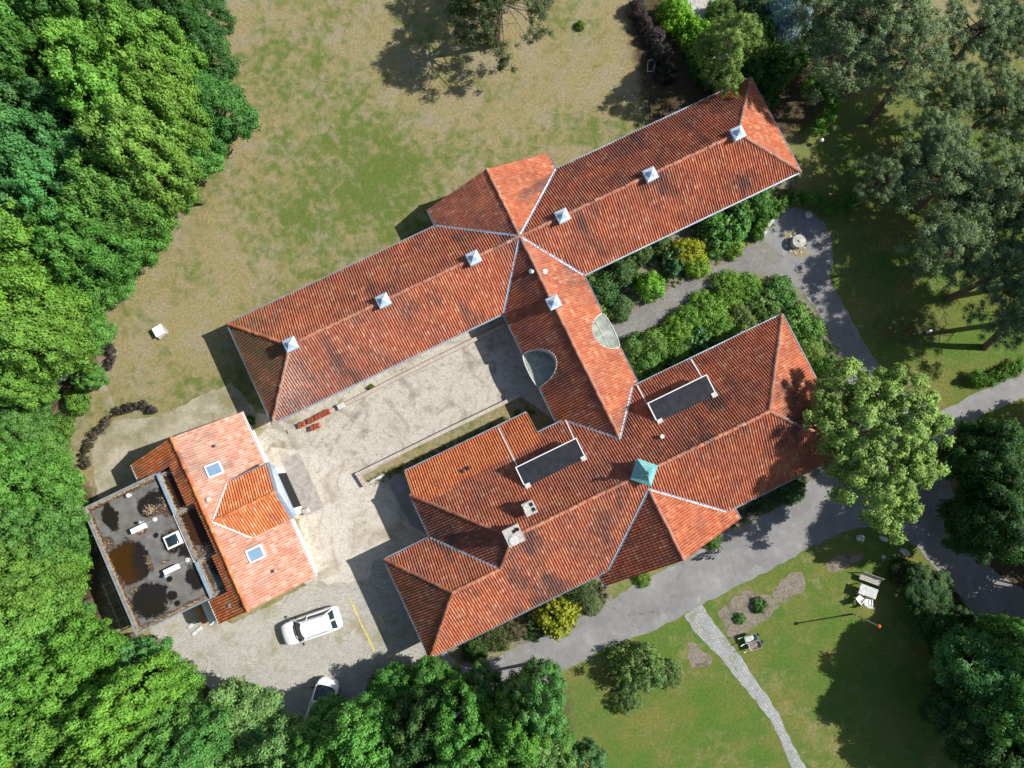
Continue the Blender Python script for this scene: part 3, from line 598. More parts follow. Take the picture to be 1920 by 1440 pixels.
flash([((2.1, 18.0, ZE), (7.3, 13.75, ZR)), ((12.53, 18.0, ZE), (7.3, 13.75, ZR)), ((3.87, 9.5, ZE), (7.3, 13.75, ZR)), ((10.73, 9.5, ZE), (7.3, 13.75, ZR))], house, M['zinc'])
flash([((4.43, 0, ZM), (7.3, -2.95, ZR)), ((10.17, 0, ZM), (7.3, -2.95, ZR)), ((2.46, -11.4, ZM), (7.4, -6.96, ZP)), ((12.34, -11.4, ZM), (7.4, -6.96, ZP)), ((-8.45, -3.5, ZM), (-4.5, -7.45, ZSW))], house, M['zinc'])
verge([((2.15, 1.8, ZM - 1.8 * TM), (2.15, 0.05, ZM - 0.035)), ((-8.3, 1.8, ZM - 1.8 * TM), (-8.3, 0.05, ZM - 0.035))], house, M['newwood'], 'verge_board')
# walls
mb = MB()
for a0, a1, b0, b1, z in ((-15.2, 29.3, 10.0, 17.5, ZE), (2.6, 12.0, 17.4, 19.3, ZE), (-11.7, 22.5, -10.9, -4.0, ZM), (-7.95, 22.5, -4.1, -0.5, ZM), (-7.9, 1.9, -0.6, 1.3, 1.95), (2.2, 12.6, -12.2, -10.8, 2.62)):
    wbox(mb, a0, a1, b0, b1, 0, z - 0.06)
for b, a0, a1, z0, zr in ((19.27, 2.6, 12.0, ZE - 0.06, ZR - 0.25), (-12.17, 2.2, 12.6, 2.5, ZP - 0.3)):
    am = (a0 + a1) / 2; p = [W(a0, b, z0), W(a1, b, z0), W(am, b, zr)]; q = [W(a0, b - 0.2 * (1 if b > 0 else -1), z0), W(a1, b - 0.2 * (1 if b > 0 else -1), z0), W(am, b - 0.2 * (1 if b > 0 else -1), zr)]
    mb.add(p + q, [(0, 1, 2), (5, 4, 3), (0, 3, 4, 1), (1, 4, 5, 2), (2, 5, 3, 0)])
# the link wing with its two round-backed porches
lw = [W(4.4, 9.9)[:2]] + [W(a, b)[:2] for a, b in arc(4.4, 4.55, 1.62, 1.45, math.pi / 2, -math.pi / 2, 14, 0)] + [W(4.4, -0.6)[:2], W(10.2, -0.6)[:2]] + [W(a, b)[:2] for a, b in arc(10.2, 4.68, 1.24, 1.5, -math.pi / 2, -3 * math.pi / 2, 14, 0)] + [W(10.2, 9.9)[:2]]
mb.prism(lw, 0, ZE - 0.1)
mb.build('wall', M['wall'], house)
for cx, cy, rx, ry, t0, t1, zf in ((3.87, 4.55, 2.0, 1.45, math.pi / 2, -math.pi / 2, zc_w), (10.73, 4.68, 1.62, 1.5, -math.pi / 2, -3 * math.pi / 2, zc_e)):
    m2 = MB(); pts = arc(cx, cy, rx, ry, t0, t1, 20, 0)
    for (a, b), (c, d) in zip(pts[:-1], pts[1:]):                        # curved white upstand between canopy and tile edge
        m2.loft([[W(x, y, 2.2), W(x + (cx - x) * 0.04, y + (cy - y) * 0.04, 2.2), W(x + (cx - x) * 0.04, y + (cy - y) * 0.04, zf(x) + 0.05), W(x, y, zf(x) + 0.05)] for x, y in ((a, b), (c, d))])
    m2.build('curved_upstand', M['stone'], house)
    sgn = 1 if cx > 7 else -1
    ch = [(cx + sgn * 0.28 * math.cos(t), cy + ry * math.sin(t)) for t in np.linspace(math.pi / 2, -math.pi / 2, 12)[1:-1]]
    if sgn > 0: poly = [W(a, b)[:2] for a, b in pts] + [W(a, b)[:2] for a, b in ch]
    else: poly = [W(a, b)[:2] for a, b in pts] + [W(a, b)[:2] for a, b in ch[::-1]]
    cn = MB().prism(poly, 2.36, 2.44).build('porch_canopy', M['canopy'] if 'canopy' in M else M['concrete'], house)
    gb = MB(); am = cx - sgn * rx * 0.42
    wbox(gb, min(cx + sgn * 0.2, cx - sgn * rx * 0.96), max(cx + sgn * 0.2, cx - sgn * rx * 0.96), cy - 0.022, cy + 0.022, 2.443, 2.475)
    wbox(gb, am - 0.022, am + 0.022, cy - ry * 0.88, cy + ry * 0.88, 2.444, 2.478)
    for (a, b), (c, d) in zip(ch[:-1], ch[1:]): gb.tube([W(a, b, 2.44), W(c, d, 2.44)], 0.05, 6)
    gb.build('glazing_bar', M['stone'], cn)
# windows and doors below the eaves
wm = M['glass']
def window(a, b, dx, dy, wd, z0, z1, parent, name='window'):
    """dx,dy: outward direction in building axes"""
    mbw = MB(); t = 0.03
    fa, fb = (0.0, wd / 2) if dx else (wd / 2, 0.0)
    wbox(mbw, a - fa - abs(dx) * t, a + fa + abs(dx) * t, b - fb - abs(dy) * t, b + fb + abs(dy) * t, z0, z1)
    o = mbw.build(name, wm, parent); fr = MB()
    for s in (-1, 1): wbox(fr, a + s * fa - (0.05 if dy else 0.05), a + s * fa + 0.05, b + s * fb - 0.05, b + s * fb + 0.05, z0 - 0.05, z1 + 0.05)
    wbox(fr, a - fa - 0.05, a + fa + 0.05, b - fb - 0.05, b + fb + 0.05, z1 - 0.002, z1 + 0.06)
    wbox(fr, a - fa - 0.07, a + fa + 0.07, b - fb - 0.07, b + fb + 0.07, z0 - 0.08, z0 - 0.002)
    fr.build('window_frame', M['white'], o)
for a in (-12.5, -9, -5.5, -2, 1.2): window(a, 10.0, 0, -1, 1.4, 0.9, 2.2, house); window(a, 17.5, 0, 1, 1.4, 0.9, 2.2, house)
for a in (13.5, 17, 20.5, 24, 27.3): window(a, 10.0, 0, -1, 1.4, 0.9, 2.2, house); window(a, 17.5, 0, 1, 1.4, 0.9, 2.2, house)
for a in (-9.8, -6.6, -3.2, 0, 14.5, 17.5, 20.5): window(a, -10.9, 0, -1, 1.3, 0.9, 2.4, house)
for b in (12, 15.3): window(-15.2, b, -1, 0, 1.2, 0.9, 2.2, house); window(29.3, b, 1, 0, 1.2, 0.9, 2.2, house)
for b in (-9, -6): window(-11.7, b, -1, 0, 1.2, 0.9, 2.4, house); window(22.5, b, 1, 0, 1.2, 0.9, 2.4, house)
dmb = MB(); wbox(dmb, 6.8, 8.0, -12.25, -12.15, 0.02, 2.15); dmb.build('door', M['wood'], house)
# zinc ventilation cupolas astride the ridges
def cupola(a, b, zr, s=0.47):
    mb = MB(); wbox(mb, a - 0.38, a + 0.38, b - 0.38, b + 0.38, zr - 0.75, zr + 0.42)
    o = mb.build('roof_cupola', M['zinc_cap'], house)
    c = MB(); pts = [W(a + x * s, b + y * s, zr + 0.42) for x, y in ((-1, -1), (1, -1), (1, 1), (-1, 1))]
    c.add(pts + [W(a + x * s, b + y * s, zr + 0.49) for x, y in ((-1, -1), (1, -1), (1, 1), (-1, 1))] + [W(a + x * s * 0.55, b + y * s * 0.55, zr + 0.6) for x, y in ((-1, -1), (1, -1), (1, 1), (-1, 1))] + [W(a, b, zr + 0.92)],
          [(3, 2, 1, 0)] + [(i, (i + 1) % 4, 4 + (i + 1) % 4, 4 + i) for i in range(4)] + [(4 + i, 4 + (i + 1) % 4, 8 + (i + 1) % 4, 8 + i) for i in range(4)] + [(8 + i, 8 + (i + 1) % 4, 12) for i in range(4)])
    c.build('cap', M['zinc_cap'], o)
for a in (-11.35, -3.9, 3.45, 10.75, 18.05, 25.4): cupola(a, 13.66, ZR)
cupola(7.3, 8.1, ZR)
# flat-topped dormers with lead corner pads, white verge boards below them
for a0, a1, vb, zl in ((10.25, 15.0, ((10.55, 0.0, ZM), (15.15, 0.0, ZM)), 0), (-0.42, 4.4, ((-0.35, 1.75, ZM - 1.75 * TM), (4.5, 0.0, ZM)), 1)):
    d = MB(); zt = ZM + 2.95 * TM + 0.12
    d.prism([W(a0 + 0.12, -3.05)[:2], W(a1 - 0.12, -3.05)[:2], W(a1 - 0.12, -1.75)[:2], W(a0 + 0.12, -1.75)[:2]], ZM + 0.9, zt)
    o = d.build('dormer', M['white'], house)
    t = MB(); wbox(t, a0, a1, -3.12, -1.55, zt, zt + 0.1); t.build('dormer_roof', M['black_felt'], o)
    f = MB(); wbox(f, a0 - 0.03, a1 + 0.03, -1.56, -1.5, zt - 0.1, zt + 0.13); wbox(f, a0 - 0.05, a0 + 0.02, -2.9, -1.5, zt - 0.1, zt + 0.128); wbox(f, a1 - 0.02, a1 + 0.05, -2.9, -1.5, zt - 0.1, zt + 0.128); f.build('fascia', M['white'], o)
    for x in (a0 + 0.2, a1 - 0.12): l = MB(); l.prism([W(x - 0.21, -3.27)[:2], W(x + 0.21, -3.27)[:2], W(x + 0.21, -2.9)[:2], W(x - 0.21, -2.9)[:2]], zt + 0.1, zt + 0.16); l.build('lead_pad', M['stone'], o)
    verge([(vb[0], (a0 + 0.12, -1.6, ZM + 1.6 * TM)), (vb[1], (a1 - 0.05, -1.6, ZM + 1.6 * TM))], o, M['white'], 'verge_board', wd=0.09, lift=0.12)
    wn = MB()
    for k in range(3): x = a0 + 0.75 + k * 1.6; wbox(wn, x - 0.55, x + 0.55, -1.78, -1.72, ZM + 1.42, zt - 0.1)
    wn.build('window', wm, o)
# copper turret over the ridge crossing
ta, tb, q = 7.42, -5.62, 1.03
tw = MB(); tw.prism([W(ta + x * 0.86, tb + y * 0.86)[:2] for x, y in ((q, 0), (0, q), (-q, 0), (0, -q))], ZM + 2.6, 7.5)
to = tw.build('turret', M['copper'], house)
sp = MB(); zt = 7.45
ring = lambda k, z: [W(ta + x * k, tb + y * k, z) for x, y in ((q, 0), (0, q), (-q, 0), (0, -q))]
sp.loft([ring(1.02, zt), ring(1.05, zt + 0.1), ring(0.62, zt + 0.42), ring(0.2, zt + 1.15), ring(0.03, zt + 1.35)])
spo = sp.build('spire', M['copper'], to)
fi = MB(); fx, fy, _ = W(ta, tb)
fi.lathe((fx, fy, zt + 1.3), [(0.04, 0), (0.05, 0.15), (0.16, 0.24), (0.19, 0.36), (0.12, 0.48), (0.03, 0.55), (0.025, 0.85)], 12)
fi.box((fx - 0.02, fy, zt + 2.1), (0.5, 0.02, 0.22), rz=0.6); fi.build('finial', M['copper'], spo, smooth=True)
# chimneys
def chimney(a, b, wa, wb, z0, z1, flues, stone):
    mb = MB(); wbox(mb, a - wa * 0.44, a + wa * 0.44, b - wb * 0.44, b + wb * 0.44, z0, z1); o = mb.build('chimney', M['wall'], house)
    c = MB(); wbox(c, a - wa / 2, a + wa / 2, b - wb / 2, b + wb / 2, z1, z1 + 0.12); c.build('cap', stone, o)
    f = MB()
    for x, y, w2, kind in flues:
        if kind: wbox(f, a + x - w2, a + x + w2, b + y - w2, b + y + w2, z1 + 0.122, z1 + 0.127)
        else: px_, py_, _ = W(a + x, b + y); f.lathe((px_, py_, z1 + 0.12), [(w2, 0), (w2, 0.1), (w2 * 0.75, 0.1), (w2 * 0.7, 0.005)], 14)
    f.build('flue', M['dark'], o)
    fl = MB(); wbox(fl, a - wa * 0.66, a + wa * 0.6, b - wb * 0.5, b + wb * 0.78, z0, z0 + 0.06)
    return o
c1 = chimney(-2.55, -5.55, 1.2, 1.25, 5.3, 7.75, [(0.12, 0.25, 0.12, 1), (0.4, 0.28, 0.13, 0)], M['concrete'])
dk = MB(); x_, y_, _ = W(-2.7, -5.85); dk.lathe((x_, y_, 7.87), [(0.33, 0), (0.33, 0.05), (0.25, 0.08)], 20); dk.build('cover_plate', M['stone'], c1)
c2 = chimney(-0.78, -4.42, 0.86, 0.95, 5.2, 7.1, [(0.2, 0.2, 0.13, 1), (0.2, -0.18, 0.13, 1)], M['concrete'])
cb = MB(); cb.tube([W(-0.78 - 0.2 + 0.17 * math.cos(t), -4.42 + 0.15 + 0.17 * math.sin(t), 7.28) for t in np.linspace(0.5, 4.6, 9)], 0.035, 6); cb.build('cable', M['white'], c2)
for a, b, z, m, r, hh in ((6.9, 11.0, 4.95, M['steel'], 0.16, 0.35), (7.85, 10.6, 4.8, M['white'], 0.17, 0.25), (9.9, -4.05, 5.95, M['white'], 0.13, 0.55), (-4.15, -0.1, 3.15, M['black'], 0.14, 0.3), (-3.7, -0.08, 3.15, M['black'], 0.14, 0.3)):
    v = MB(); x, y, _ = W(a, b); v.lathe((x, y, z - 0.25), [(r * 0.8, 0), (r * 0.8, hh), (r * 1.15, hh), (r * 1.15, hh + 0.12), (r * 0.4, hh + 0.17)], 14); v.build('vent_pipe', m, house, smooth=True)
# ------------------------------------------------------------------ the annex with its flat-roofed extension
def LOC(px, py, z):
    p = P(px, py, z); return p[0] * AX[0] + p[1] * AX[1], p[0] * BX[0] + p[1] * BX[1]
def QZ(x, y, z=3.5): return LOC(180 + x / 3.273, 760 + y / 3.273, z)
annex = tag(empty('annex_building'), 'small gabled annex with bright orange tiles, one gabled dormer and a stained flat-roofed extension', 'building')
RA, RZ, ST = -22.0, 5.28, 0.55
zE = lambda a: RZ - (a - RA) * ST
zW = lambda a: RZ + (a - RA) * ST
tw2 = M['tile_new']; aS, aN = -2.4, 11.3
tile_slope('roof_slope', [(-17.5, aS, zE(-17.5)), (-17.5, aN, zE(-17.5)), (RA, aN, RZ), (RA, aS, RZ)], M['tile_pale'], annex, -0.45, 0.0, lambda a, b: 0.5 * np.exp(-((a + 20.5) / 1.5) ** 2 - ((b - 8) / 4) ** 2) + 0.1, seed=30)
tile_slope('roof_slope', [(-26.6, aN, zW(-26.6)), (-26.6, 9.6, zW(-26.6)), (-23.2, 9.6, zW(-23.2)), (-23.25, 6.3, zW(-23.25)), (RA - 0.5, 6.28, zW(RA - 0.5)), (RA - 0.45, 2.3, zW(RA - 0.45)), (-22.95, 2.28, zW(-22.95)), (-22.95, -0.5, zW(-22.95)), (-24.9, -0.52, zW(-24.9)), (-24.9, aS, zW(-24.9)), (RA, aS, RZ), (RA, aN, RZ)], tw2, annex, lambda a, b: np.where(b < 9.3, 0.15, -0.2), lambda a, b: np.clip((-24.8 - a) / 2, 0, 0.5) + 0.15 * (b < 9) * (b > -0.5), 0.0, seed=31)
tile_slope('roof_slope', [(-16.8, 6.65, 4.2), (-20.05, 6.65, 4.2), (-21.75, 4.45, 5.15), (-16.8, 4.45, 5.15)], tw2, annex, -0.2, 0.0, 0.05, seed=32)
tile_slope('roof_slope', [(-20.05, 2.25, 4.2), (-16.8, 2.25, 4.2), (-16.8, 4.45, 5.15), (-21.75, 4.45, 5.15)], tw2, annex, -0.4, 0.0, 0.0, seed=33)
under(annex, [[(-17.5, aS, zE(-17.5)), (-17.5, aN, zE(-17.5)), (RA, aN, RZ), (RA, aS, RZ)], [(-16.8, 6.65, 4.2), (-20.05, 6.65, 4.2), (-21.75, 4.45, 5.15), (-16.8, 4.45, 5.15)], [(-20.05, 2.25, 4.2), (-16.8, 2.25, 4.2), (-16.8, 4.45, 5.15), (-21.75, 4.45, 5.15)],
              [(-26.6, aN, zW(-26.6)), (-26.6, 9.6, zW(-26.6)), (RA, 9.6, RZ), (RA, aN, RZ)], [(-24.9, -0.5, zW(-24.9)), (-24.9, aS, zW(-24.9)), (RA, aS, RZ), (RA, -0.5, RZ)]], M['wood'])
caps([((RA, aS, RZ), (RA, aN, RZ))], annex, tw2, 'ridge_tiles', seed=11, age=-0.2)
caps([((-21.6, 4.45, 5.15), (-16.8, 4.45, 5.15))], annex, tw2, 'ridge_tiles', seed=12, age=-0.3)
flash([((-20.05, 6.65, 4.2), (-21.75, 4.45, 5.15))], annex, M['white'], 'valley_flashing', 0.1, 0.1); flash([((-20.05, 2.25, 4.2), (-21.75, 4.45, 5.15))], annex, M['white'], 'valley_flashing', 0.1, 0.1)
gutter([((-17.44, aN, zE(-17.5)), (-17.44, aS, zE(-17.5)))], annex, M['white']); gutter([((-26.66, aN, zW(-26.6)), (-26.66, 9.7, zW(-26.6)))], annex, M['white'])
gutter([((-24.96, -0.5, zW(-24.9)), (-24.96, aS, zW(-24.9)))], annex, M['white']); gutter([((-20.0, 6.72, 4.18), (-16.8, 6.72, 4.18))], annex, M['zinc'])
verge([((-16.78, 6.7, 4.18), (-16.78, 4.45, 5.15))], annex, M['zinc'], 'verge_board', 0.26, 0.2, 0.1); verge([((-16.78, 2.2, 4.18), (-16.78, 4.45, 5.15))], annex, M['zinc'], 'verge_board', 0.26, 0.2, 0.1)
mb = MB(); wbox(mb, -26.1, -18.05, aS + 0.15, aN - 0.15, 0, 2.62); wbox(mb, -26.0, -18.1, aS + 0.2, aN - 0.2, 2.6, 2.72)
for b, s in ((aS + 0.1, 1), (aN - 0.1, -1)):
    p = [W(-25.9, b, 2.6), W(-18.1, b, 2.6), W(RA, b, RZ - 0.15)]; q = [W(-25.9, b + s * 0.2, 2.6), W(-18.1, b + s * 0.2, 2.6), W(RA, b + s * 0.2, RZ - 0.15)]
    mb.add(p + q, [(0, 1, 2), (5, 4, 3), (0, 3, 4, 1), (1, 4, 5, 2), (2, 5, 3, 0)])
wbox(mb, -20.0, -17.2, 2.45, 6.45, 0, 4.15); p = [W(-17.2, 2.45, 4.15), W(-17.2, 6.45, 4.15), W(-17.2, 4.45, 5.0)]; q = [W(-17.4, 2.45, 4.15), W(-17.4, 6.45, 4.15), W(-17.4, 4.45, 5.0)]
mb.add(p + q, [(0, 1, 2), (5, 4, 3), (0, 3, 4, 1), (1, 4, 5, 2), (2, 5, 3, 0)])
wbox(mb, -30.35, -24.7, -0.2, 9.45, 0, 3.7); wbox(mb, -24.75, -22.3, -0.2, 9.4, 0, 3.9)
mb.build('wall', M['wall'], annex)
hd = MB(); wbox(hd, -17.22, -17.12, 3.0, 5.9, 0.02, 2.3); hd.build('garage_door', M['dark'], annex)
tr = MB(); wbox(tr, -17.2, -16.95, 2.4, 6.6, 2.6, 2.75); tr.build('door_hood', M['zinc'], annex)
# flat roof sheet: silt along its edges, standing water in its hollows
def flat_grid(name, a0, a1, b0, b1, z, wet, rust, silt, parent):
    ga, gb = np.arange(a0, a1 + 0.05, 0.1), np.arange(b0, b1 + 0.05, 0.1); Aa, Bb = np.meshgrid(ga, gb)
    def bl(l):
        o = np.zeros_like(Aa)
        for zx, zy, rx, ry, v in l:
            a, b = QZ(zx, zy, z); k = 3.273 * 26
            da, db = (Aa - a), (Bb - b); o = np.maximum(o, v * np.exp(-((da / (rx / k)) ** 2 + (db / (ry / k)) ** 2) * 0.7))
        return o
    ed = np.minimum(np.minimum(Aa - a0, a1 - Aa), np.minimum(Bb - b0, b1 - Bb)); edge = np.maximum(np.exp(-ed / 0.55), bl(silt))
    n, m = len(gb), len(ga); idx = np.arange(n * m).reshape(n, m)
    Q = np.stack([idx[:-1, :-1], idx[:-1, 1:], idx[1:, 1:], idx[1:, :-1]], -1).reshape(-1, 4)
    X = Aa * AX[0] + Bb * BX[0]; Y = Aa * AX[1] + Bb * BX[1]
    me = np_mesh(name, np.stack([X, Y, np.full_like(X, z)], -1).reshape(-1, 3), Q, [M['felt']], attrs={'edge': edge.ravel(), 'wet': bl(wet).ravel(), 'rust': bl(rust).ravel()})
    return link(bpy.data.objects.new(name, me), parent)
fr_ = flat_grid('flat_roof', -30.4, -24.6, -0.3, 9.5, 3.8,
    [(190, 940, 135, 105, 1.0), (230, 1010, 100, 90, 1.0), (330, 1195, 125, 110, 1.0), (605, 1065, 55, 85, 0.9), (350, 570, 110, 60, 0.8), (85, 690, 50, 95, 0.95), (480, 830, 95, 85, 0.8), (560, 890, 70, 50, 0.85), (465, 1165, 36, 34, 0.9), (120, 668, 26, 24, 0.8), (500, 1215, 28, 24, 0.8), (450, 1065, 26, 24, 0.8), (365, 800, 22, 20, 0.8), (300, 630, 60, 60, 0.85), (425, 560, 60, 90, 0.7)],
    [(150, 950, 90, 130, 1.0), (180, 1080, 80, 80, 0.9)], [(330, 640, 80, 60, 0.9), (420, 600, 90, 120, 0.75), (470, 830, 95, 85, 0.85), (320, 960, 35, 90, 0.8), (70, 850, 50, 60, 0.8), (420, 960, 40, 16, 0.9), (280, 770, 40, 30, 0.9), (620, 960, 40, 120, 0.7), (230, 1140, 60, 40, 0.8)], annex)
for a0, a1, b0, b1, z, wv in ((-24.4, -22.4, 6.35, 9.3, 3.98, 1), (-24.4, -22.3, 2.5, 6.2, 3.98, 1), (-24.35, -22.5, -0.3, 2.3, 3.98, 0)):
    g = flat_grid('valley_gutter', a0, a1, b0, b1, z, [(520, 560, 130, 160, 1.0), (650, 720, 120, 200, 1.0)] if wv else [(740, 1010, 60, 80, 0.7)], [(520, 520, 150, 150, 0.85), (650, 740, 150, 200, 0.9)] if wv else [], [(680, 880, 60, 60, 0.9)], annex)
for a0, a1, b0, b1, z in ((-30.55, -30.4, -0.42, 9.62, 3.92), (-30.4, -24.45, 9.5, 9.62, 3.92), (-30.4, -24.6, -0.42, -0.3, 3.92)): pr = MB(); wbox(pr, a0, a1, b0, b1, 2.9, z); pr.build('parapet', M['parapet'], annex)
for a0, a1, b0, b1, z in ((-24.62, -24.4, 6.25, 9.5, 4.12), (-24.62, -24.4, -0.45, 2.4, 4.12), (-24.6, -24.42, 2.52, 6.2, 4.0), (-24.4, -22.5, 6.2, 6.36, 4.1), (-24.4, -22.6, 2.34, 2.52, 4.1), (-24.4, -22.9, -0.52, -0.3, 4.08), (-24.4, -23.2, 9.3, 9.45, 4.08)): pr = MB(); wbox(pr, a0, a1, b0, b1, 3.0, z); pr.build('parapet', M['zinc'] if z > 4.11 else M['parapet'], annex)
tr = MB(); wbox(tr, -30.6, -24.5, -0.47, -0.422, 3.65, 3.935); wbox(tr, -30.6, -30.552, -0.42, 9.67, 3.65, 3.935); wbox(tr, -30.55, -24.45, 9.622, 9.67, 3.65, 3.935); tr.build('edge_trim', M['zinc'], annex)
def rooflight(a0, a1, b0, b1, z, slope, glass, parent, h=0.12, fw=0.09):
    zf = (lambda a: zE(a) + z) if slope else (lambda a: z)
    o = None
    mb = MB(); pl = [(a0, b0), (a1, b0), (a1, b1), (a0, b1)]
    mb.prism([W(*p)[:2] for p in pl], [zf(p[0]) - 0.1 for p in pl], [zf(p[0]) + h for p in pl]); o = mb.build('rooflight', M['zinc'] if slope else M['white'], parent)
    g = MB(); pl = [(a0 + fw, b0 + fw), (a1 - fw, b0 + fw), (a1 - fw, b1 - fw), (a0 + fw, b1 - fw)]
    if slope: g.prism([W(*p)[:2] for p in pl], [zf(p[0]) + h - 0.02 for p in pl], [zf(p[0]) + h + 0.012 for p in pl]); g.build('pane', glass, o)
    else:
        c = W((a0 + a1) / 2, (b0 + b1) / 2)
        s = [[(c[0] + (W(*p)[0] - c[0]) * k, c[1] + (W(*p)[1] - c[1]) * k, z + h + dz) for p in pl] for k, dz in ((1, 0.0), (0.97, 0.05), (0.75, 0.12), (0.35, 0.16), (0.05, 0.17))]
        g.loft(s); g.build('pane', glass, o, smooth=True)
    return o
rooflight(-20.9, -19.92, 7.45, 8.4, 0.08, True, M['skyglass'], annex); rooflight(-20.7, -19.68, 0.56, 1.54, 0.08, True, M['skyglass'], annex)
rooflight(-26.02, -24.9, 4.1, 5.1, 3.85, False, M['glass'], annex, 0.22, 0.13)
for i, (zx, zy, dx) in enumerate(((258, 757, 0), (460, 1008, 0))):
    a, b = QZ(zx, zy, 4.2); mb = MB(); wbox(mb, a - 0.52, a + 0.52, b - 0.19, b + 0.19, 3.84, 4.32)
    o = mb.build('air_conditioner', M['white'], annex, bevel=0.02)
    t = MB(); x, y, _ = W(a + 0.1, b); t.tube([W(a + 0.45, b + 0.1, 4.04), W(a + 0.9, b + 0.12, 3.86), W(a + 1.15, b + 0.12, 3.85)], 0.025, 6); t.build('pipe', M['zinc'], o)
    c = MB(); x, y, _ = W(a + 1.2, b + 0.12); c.lathe((x, y, 3.8), [(0.17, 0), (0.17, 0.1), (0.05, 0.13)], 14); c.build('drain_cover', M['stone'], o)
    s = MB(); wbox(s, a - 0.4, a + 0.4, b + 0.19, b + 0.195, 3.9, 4.24); s.build('grille', M['black'], o)
for a, b, z, m, r, hh in ((*QZ(208, 552, 3.9), 3.82, M['white'], 0.13, 0.25), (*QZ(845, 1215, 4.0), 4.1, M['zinc'], 0.16, 0.4), (*QZ(1110, 1013, 4.0), 4.1, M['concrete'], 0.09, 0.25), (*QZ(742, 245, 4.5), 4.3, M['concrete'], 0.09, 0.25), (*QZ(440, 1045, 4.0), 3.82, M['zinc'], 0.1, 0.45), (*QZ(283, 715, 4.0), 3.82, M['zinc'], 0.1, 0.45), (*QZ(700, 578, 5), 4.9, M['white'], 0.12, 0.35)):
    v = MB(); x, y, _ = W(a, b); v.lathe((x, y, z), [(r * 0.8, 0), (r * 0.8, hh), (r * 1.2, hh), (r * 1.2, hh + 0.1), (r * 0.4, hh + 0.14)], 12); v.build('vent_pipe', m, annex, smooth=True)
for b in (8.5, 0.2): window(-18.05, b, 1, 0, 1.1, 0.9, 2.1, annex)
for b in (1.5, 4.6, 7.7): window(-30.35, b, -1, 0, 1.3, 0.9, 2.3, annex)
sheet('paved_apron', [W(a, b)[:2] for a, b in ((-17.1, 2.1), (-15.55, 2.1), (-15.55, 6.95), (-17.1, 6.95))], 0.018, M['slab'], px=False, seed=41)
# log bay beside the flat roof
bay = tag(empty('brick_bin_bay'), 'small open bin bay with tile coping against the flat-roofed extension', 'bin bay')
b_ = MB(); wbox(b_, -27.25, -27.0, -2.0, -0.5, 0, 1.15); wbox(b_, -26.35, -26.2, -2.0, -0.5, 0, 1.1); b_.build('side_wall', M['brick'], bay)
b_ = MB(); wbox(b_, -27.0, -26.35, -1.95, -0.5, 0.0, 0.7); b_.build('rubble_fill', M['sand'], bay)
b_ = MB()
for k in range(7): wbox(b_, -27.3, -26.97, -2.02 + k * 0.21, -1.83 + k * 0.21, 1.152, 1.2)
b_.build('coping', M['tile_new'], bay)
for k, (px_, py_, s) in enumerate(((361, 1171, 0.75), (370, 1183, 0.95))):
    m_ = MB().box((*P(px_, py_)[:2], 0.06), (s, 0.27, 0.11), rz=TH + 0.25); tag(m_.build('stone_slab', M['stone'], bevel=0.015), ['shorter pale stone slab lying on the yard beside the bin bay', 'longer pale stone slab lying on the yard beside the bin bay'][k], 'slab')
tl = tag(empty('trellis'), 'dark wooden lattice trellis in deep shade beside the stained flat roof', 'trellis')
t_ = MB()
for k in range(6): wbox(t_, -32.6, -31.2, 0.4 + k * 0.7, 0.46 + k * 0.7, 2.0, 2.08)
for k in range(3): wbox(t_, -32.5 + k * 0.6, -32.44 + k * 0.6, 0.2, 4.2, 2.082, 2.14)
t_.build('lattice', M['wood'], tl)
t_ = MB()
for a in (-32.5, -31.3):
    for b in (0.3, 4.0): wbox(t_, a - 0.05, a + 0.05, b - 0.05, b + 0.05, 0, 2.0)
t_.build('post', M['wood'], tl)

# ------------------------------------------------------------------ low walls round the courtyard and the terrace
def low_wall(pts, wd, ht, label, mat=M['brick']):
    mb = MB(); w0 = [Vector(P(*p)[:2]) for p in pts]; ls = []; rs_ = []
    for i, p in enumerate(w0):
        d = ((w0[min(i + 1, len(w0) - 1)] - p).normalized() if i < len(w0) - 1 else Vector((0, 0))) + ((p - w0[i - 1]).normalized() if i else Vector((0, 0))); d.normalize(); n = Vector((-d.y, d.x)) * wd / 2
        ls.append(p + n); rs_.append(p - n)
    mb.loft([[(*a, 0), (*b, 0), (*b, ht), (*a, ht)] for a, b in zip(ls, rs_)])
    return tag(mb.build('garden_wall', mat), label, 'wall')
low_wall([(634, 766), (800, 682), (950, 608)], 0.3, 0.3, 'long low brick wall along the courtyard below the northern wing')
low_wall([(672, 889), (820, 816), (975, 741)], 0.28, 0.35, 'long low brick wall edging the grassy courtyard bed')
low_wall([(670, 886), (686, 911)], 0.3, 0.36, 'short brick wall closing the west end of the grassy courtyard bed')
low_wall([(684, 909), (722, 890)], 0.2, 0.12, 'flush stone kerb at the outer corner of the grassy courtyard bed', M['stone'])
low_wall([(1427, 445), (1438, 425), (1455, 404)], 0.3, 0.5, 'curved pale wall beside the hedge at the round turning place', M['stone'])
m_ = MB().box((*P(575, 958)[:2], 0.2), (0.5, 0.5, 0.4), rz=TH, top=0.85); bo = tag(m_.build('planter_block', M['concrete'], bevel=0.02), 'square grey concrete block at the corner of the apron by the orange dormer', 'block')
m_ = MB().box((*P(641, 762)[:2], 0.22), (0.55, 0.42, 0.44), rz=TH); tag(m_.build('stone_block', M['stone'], bevel=0.02), 'pale stone block ending the low courtyard wall near the roof tile stacks', 'block')
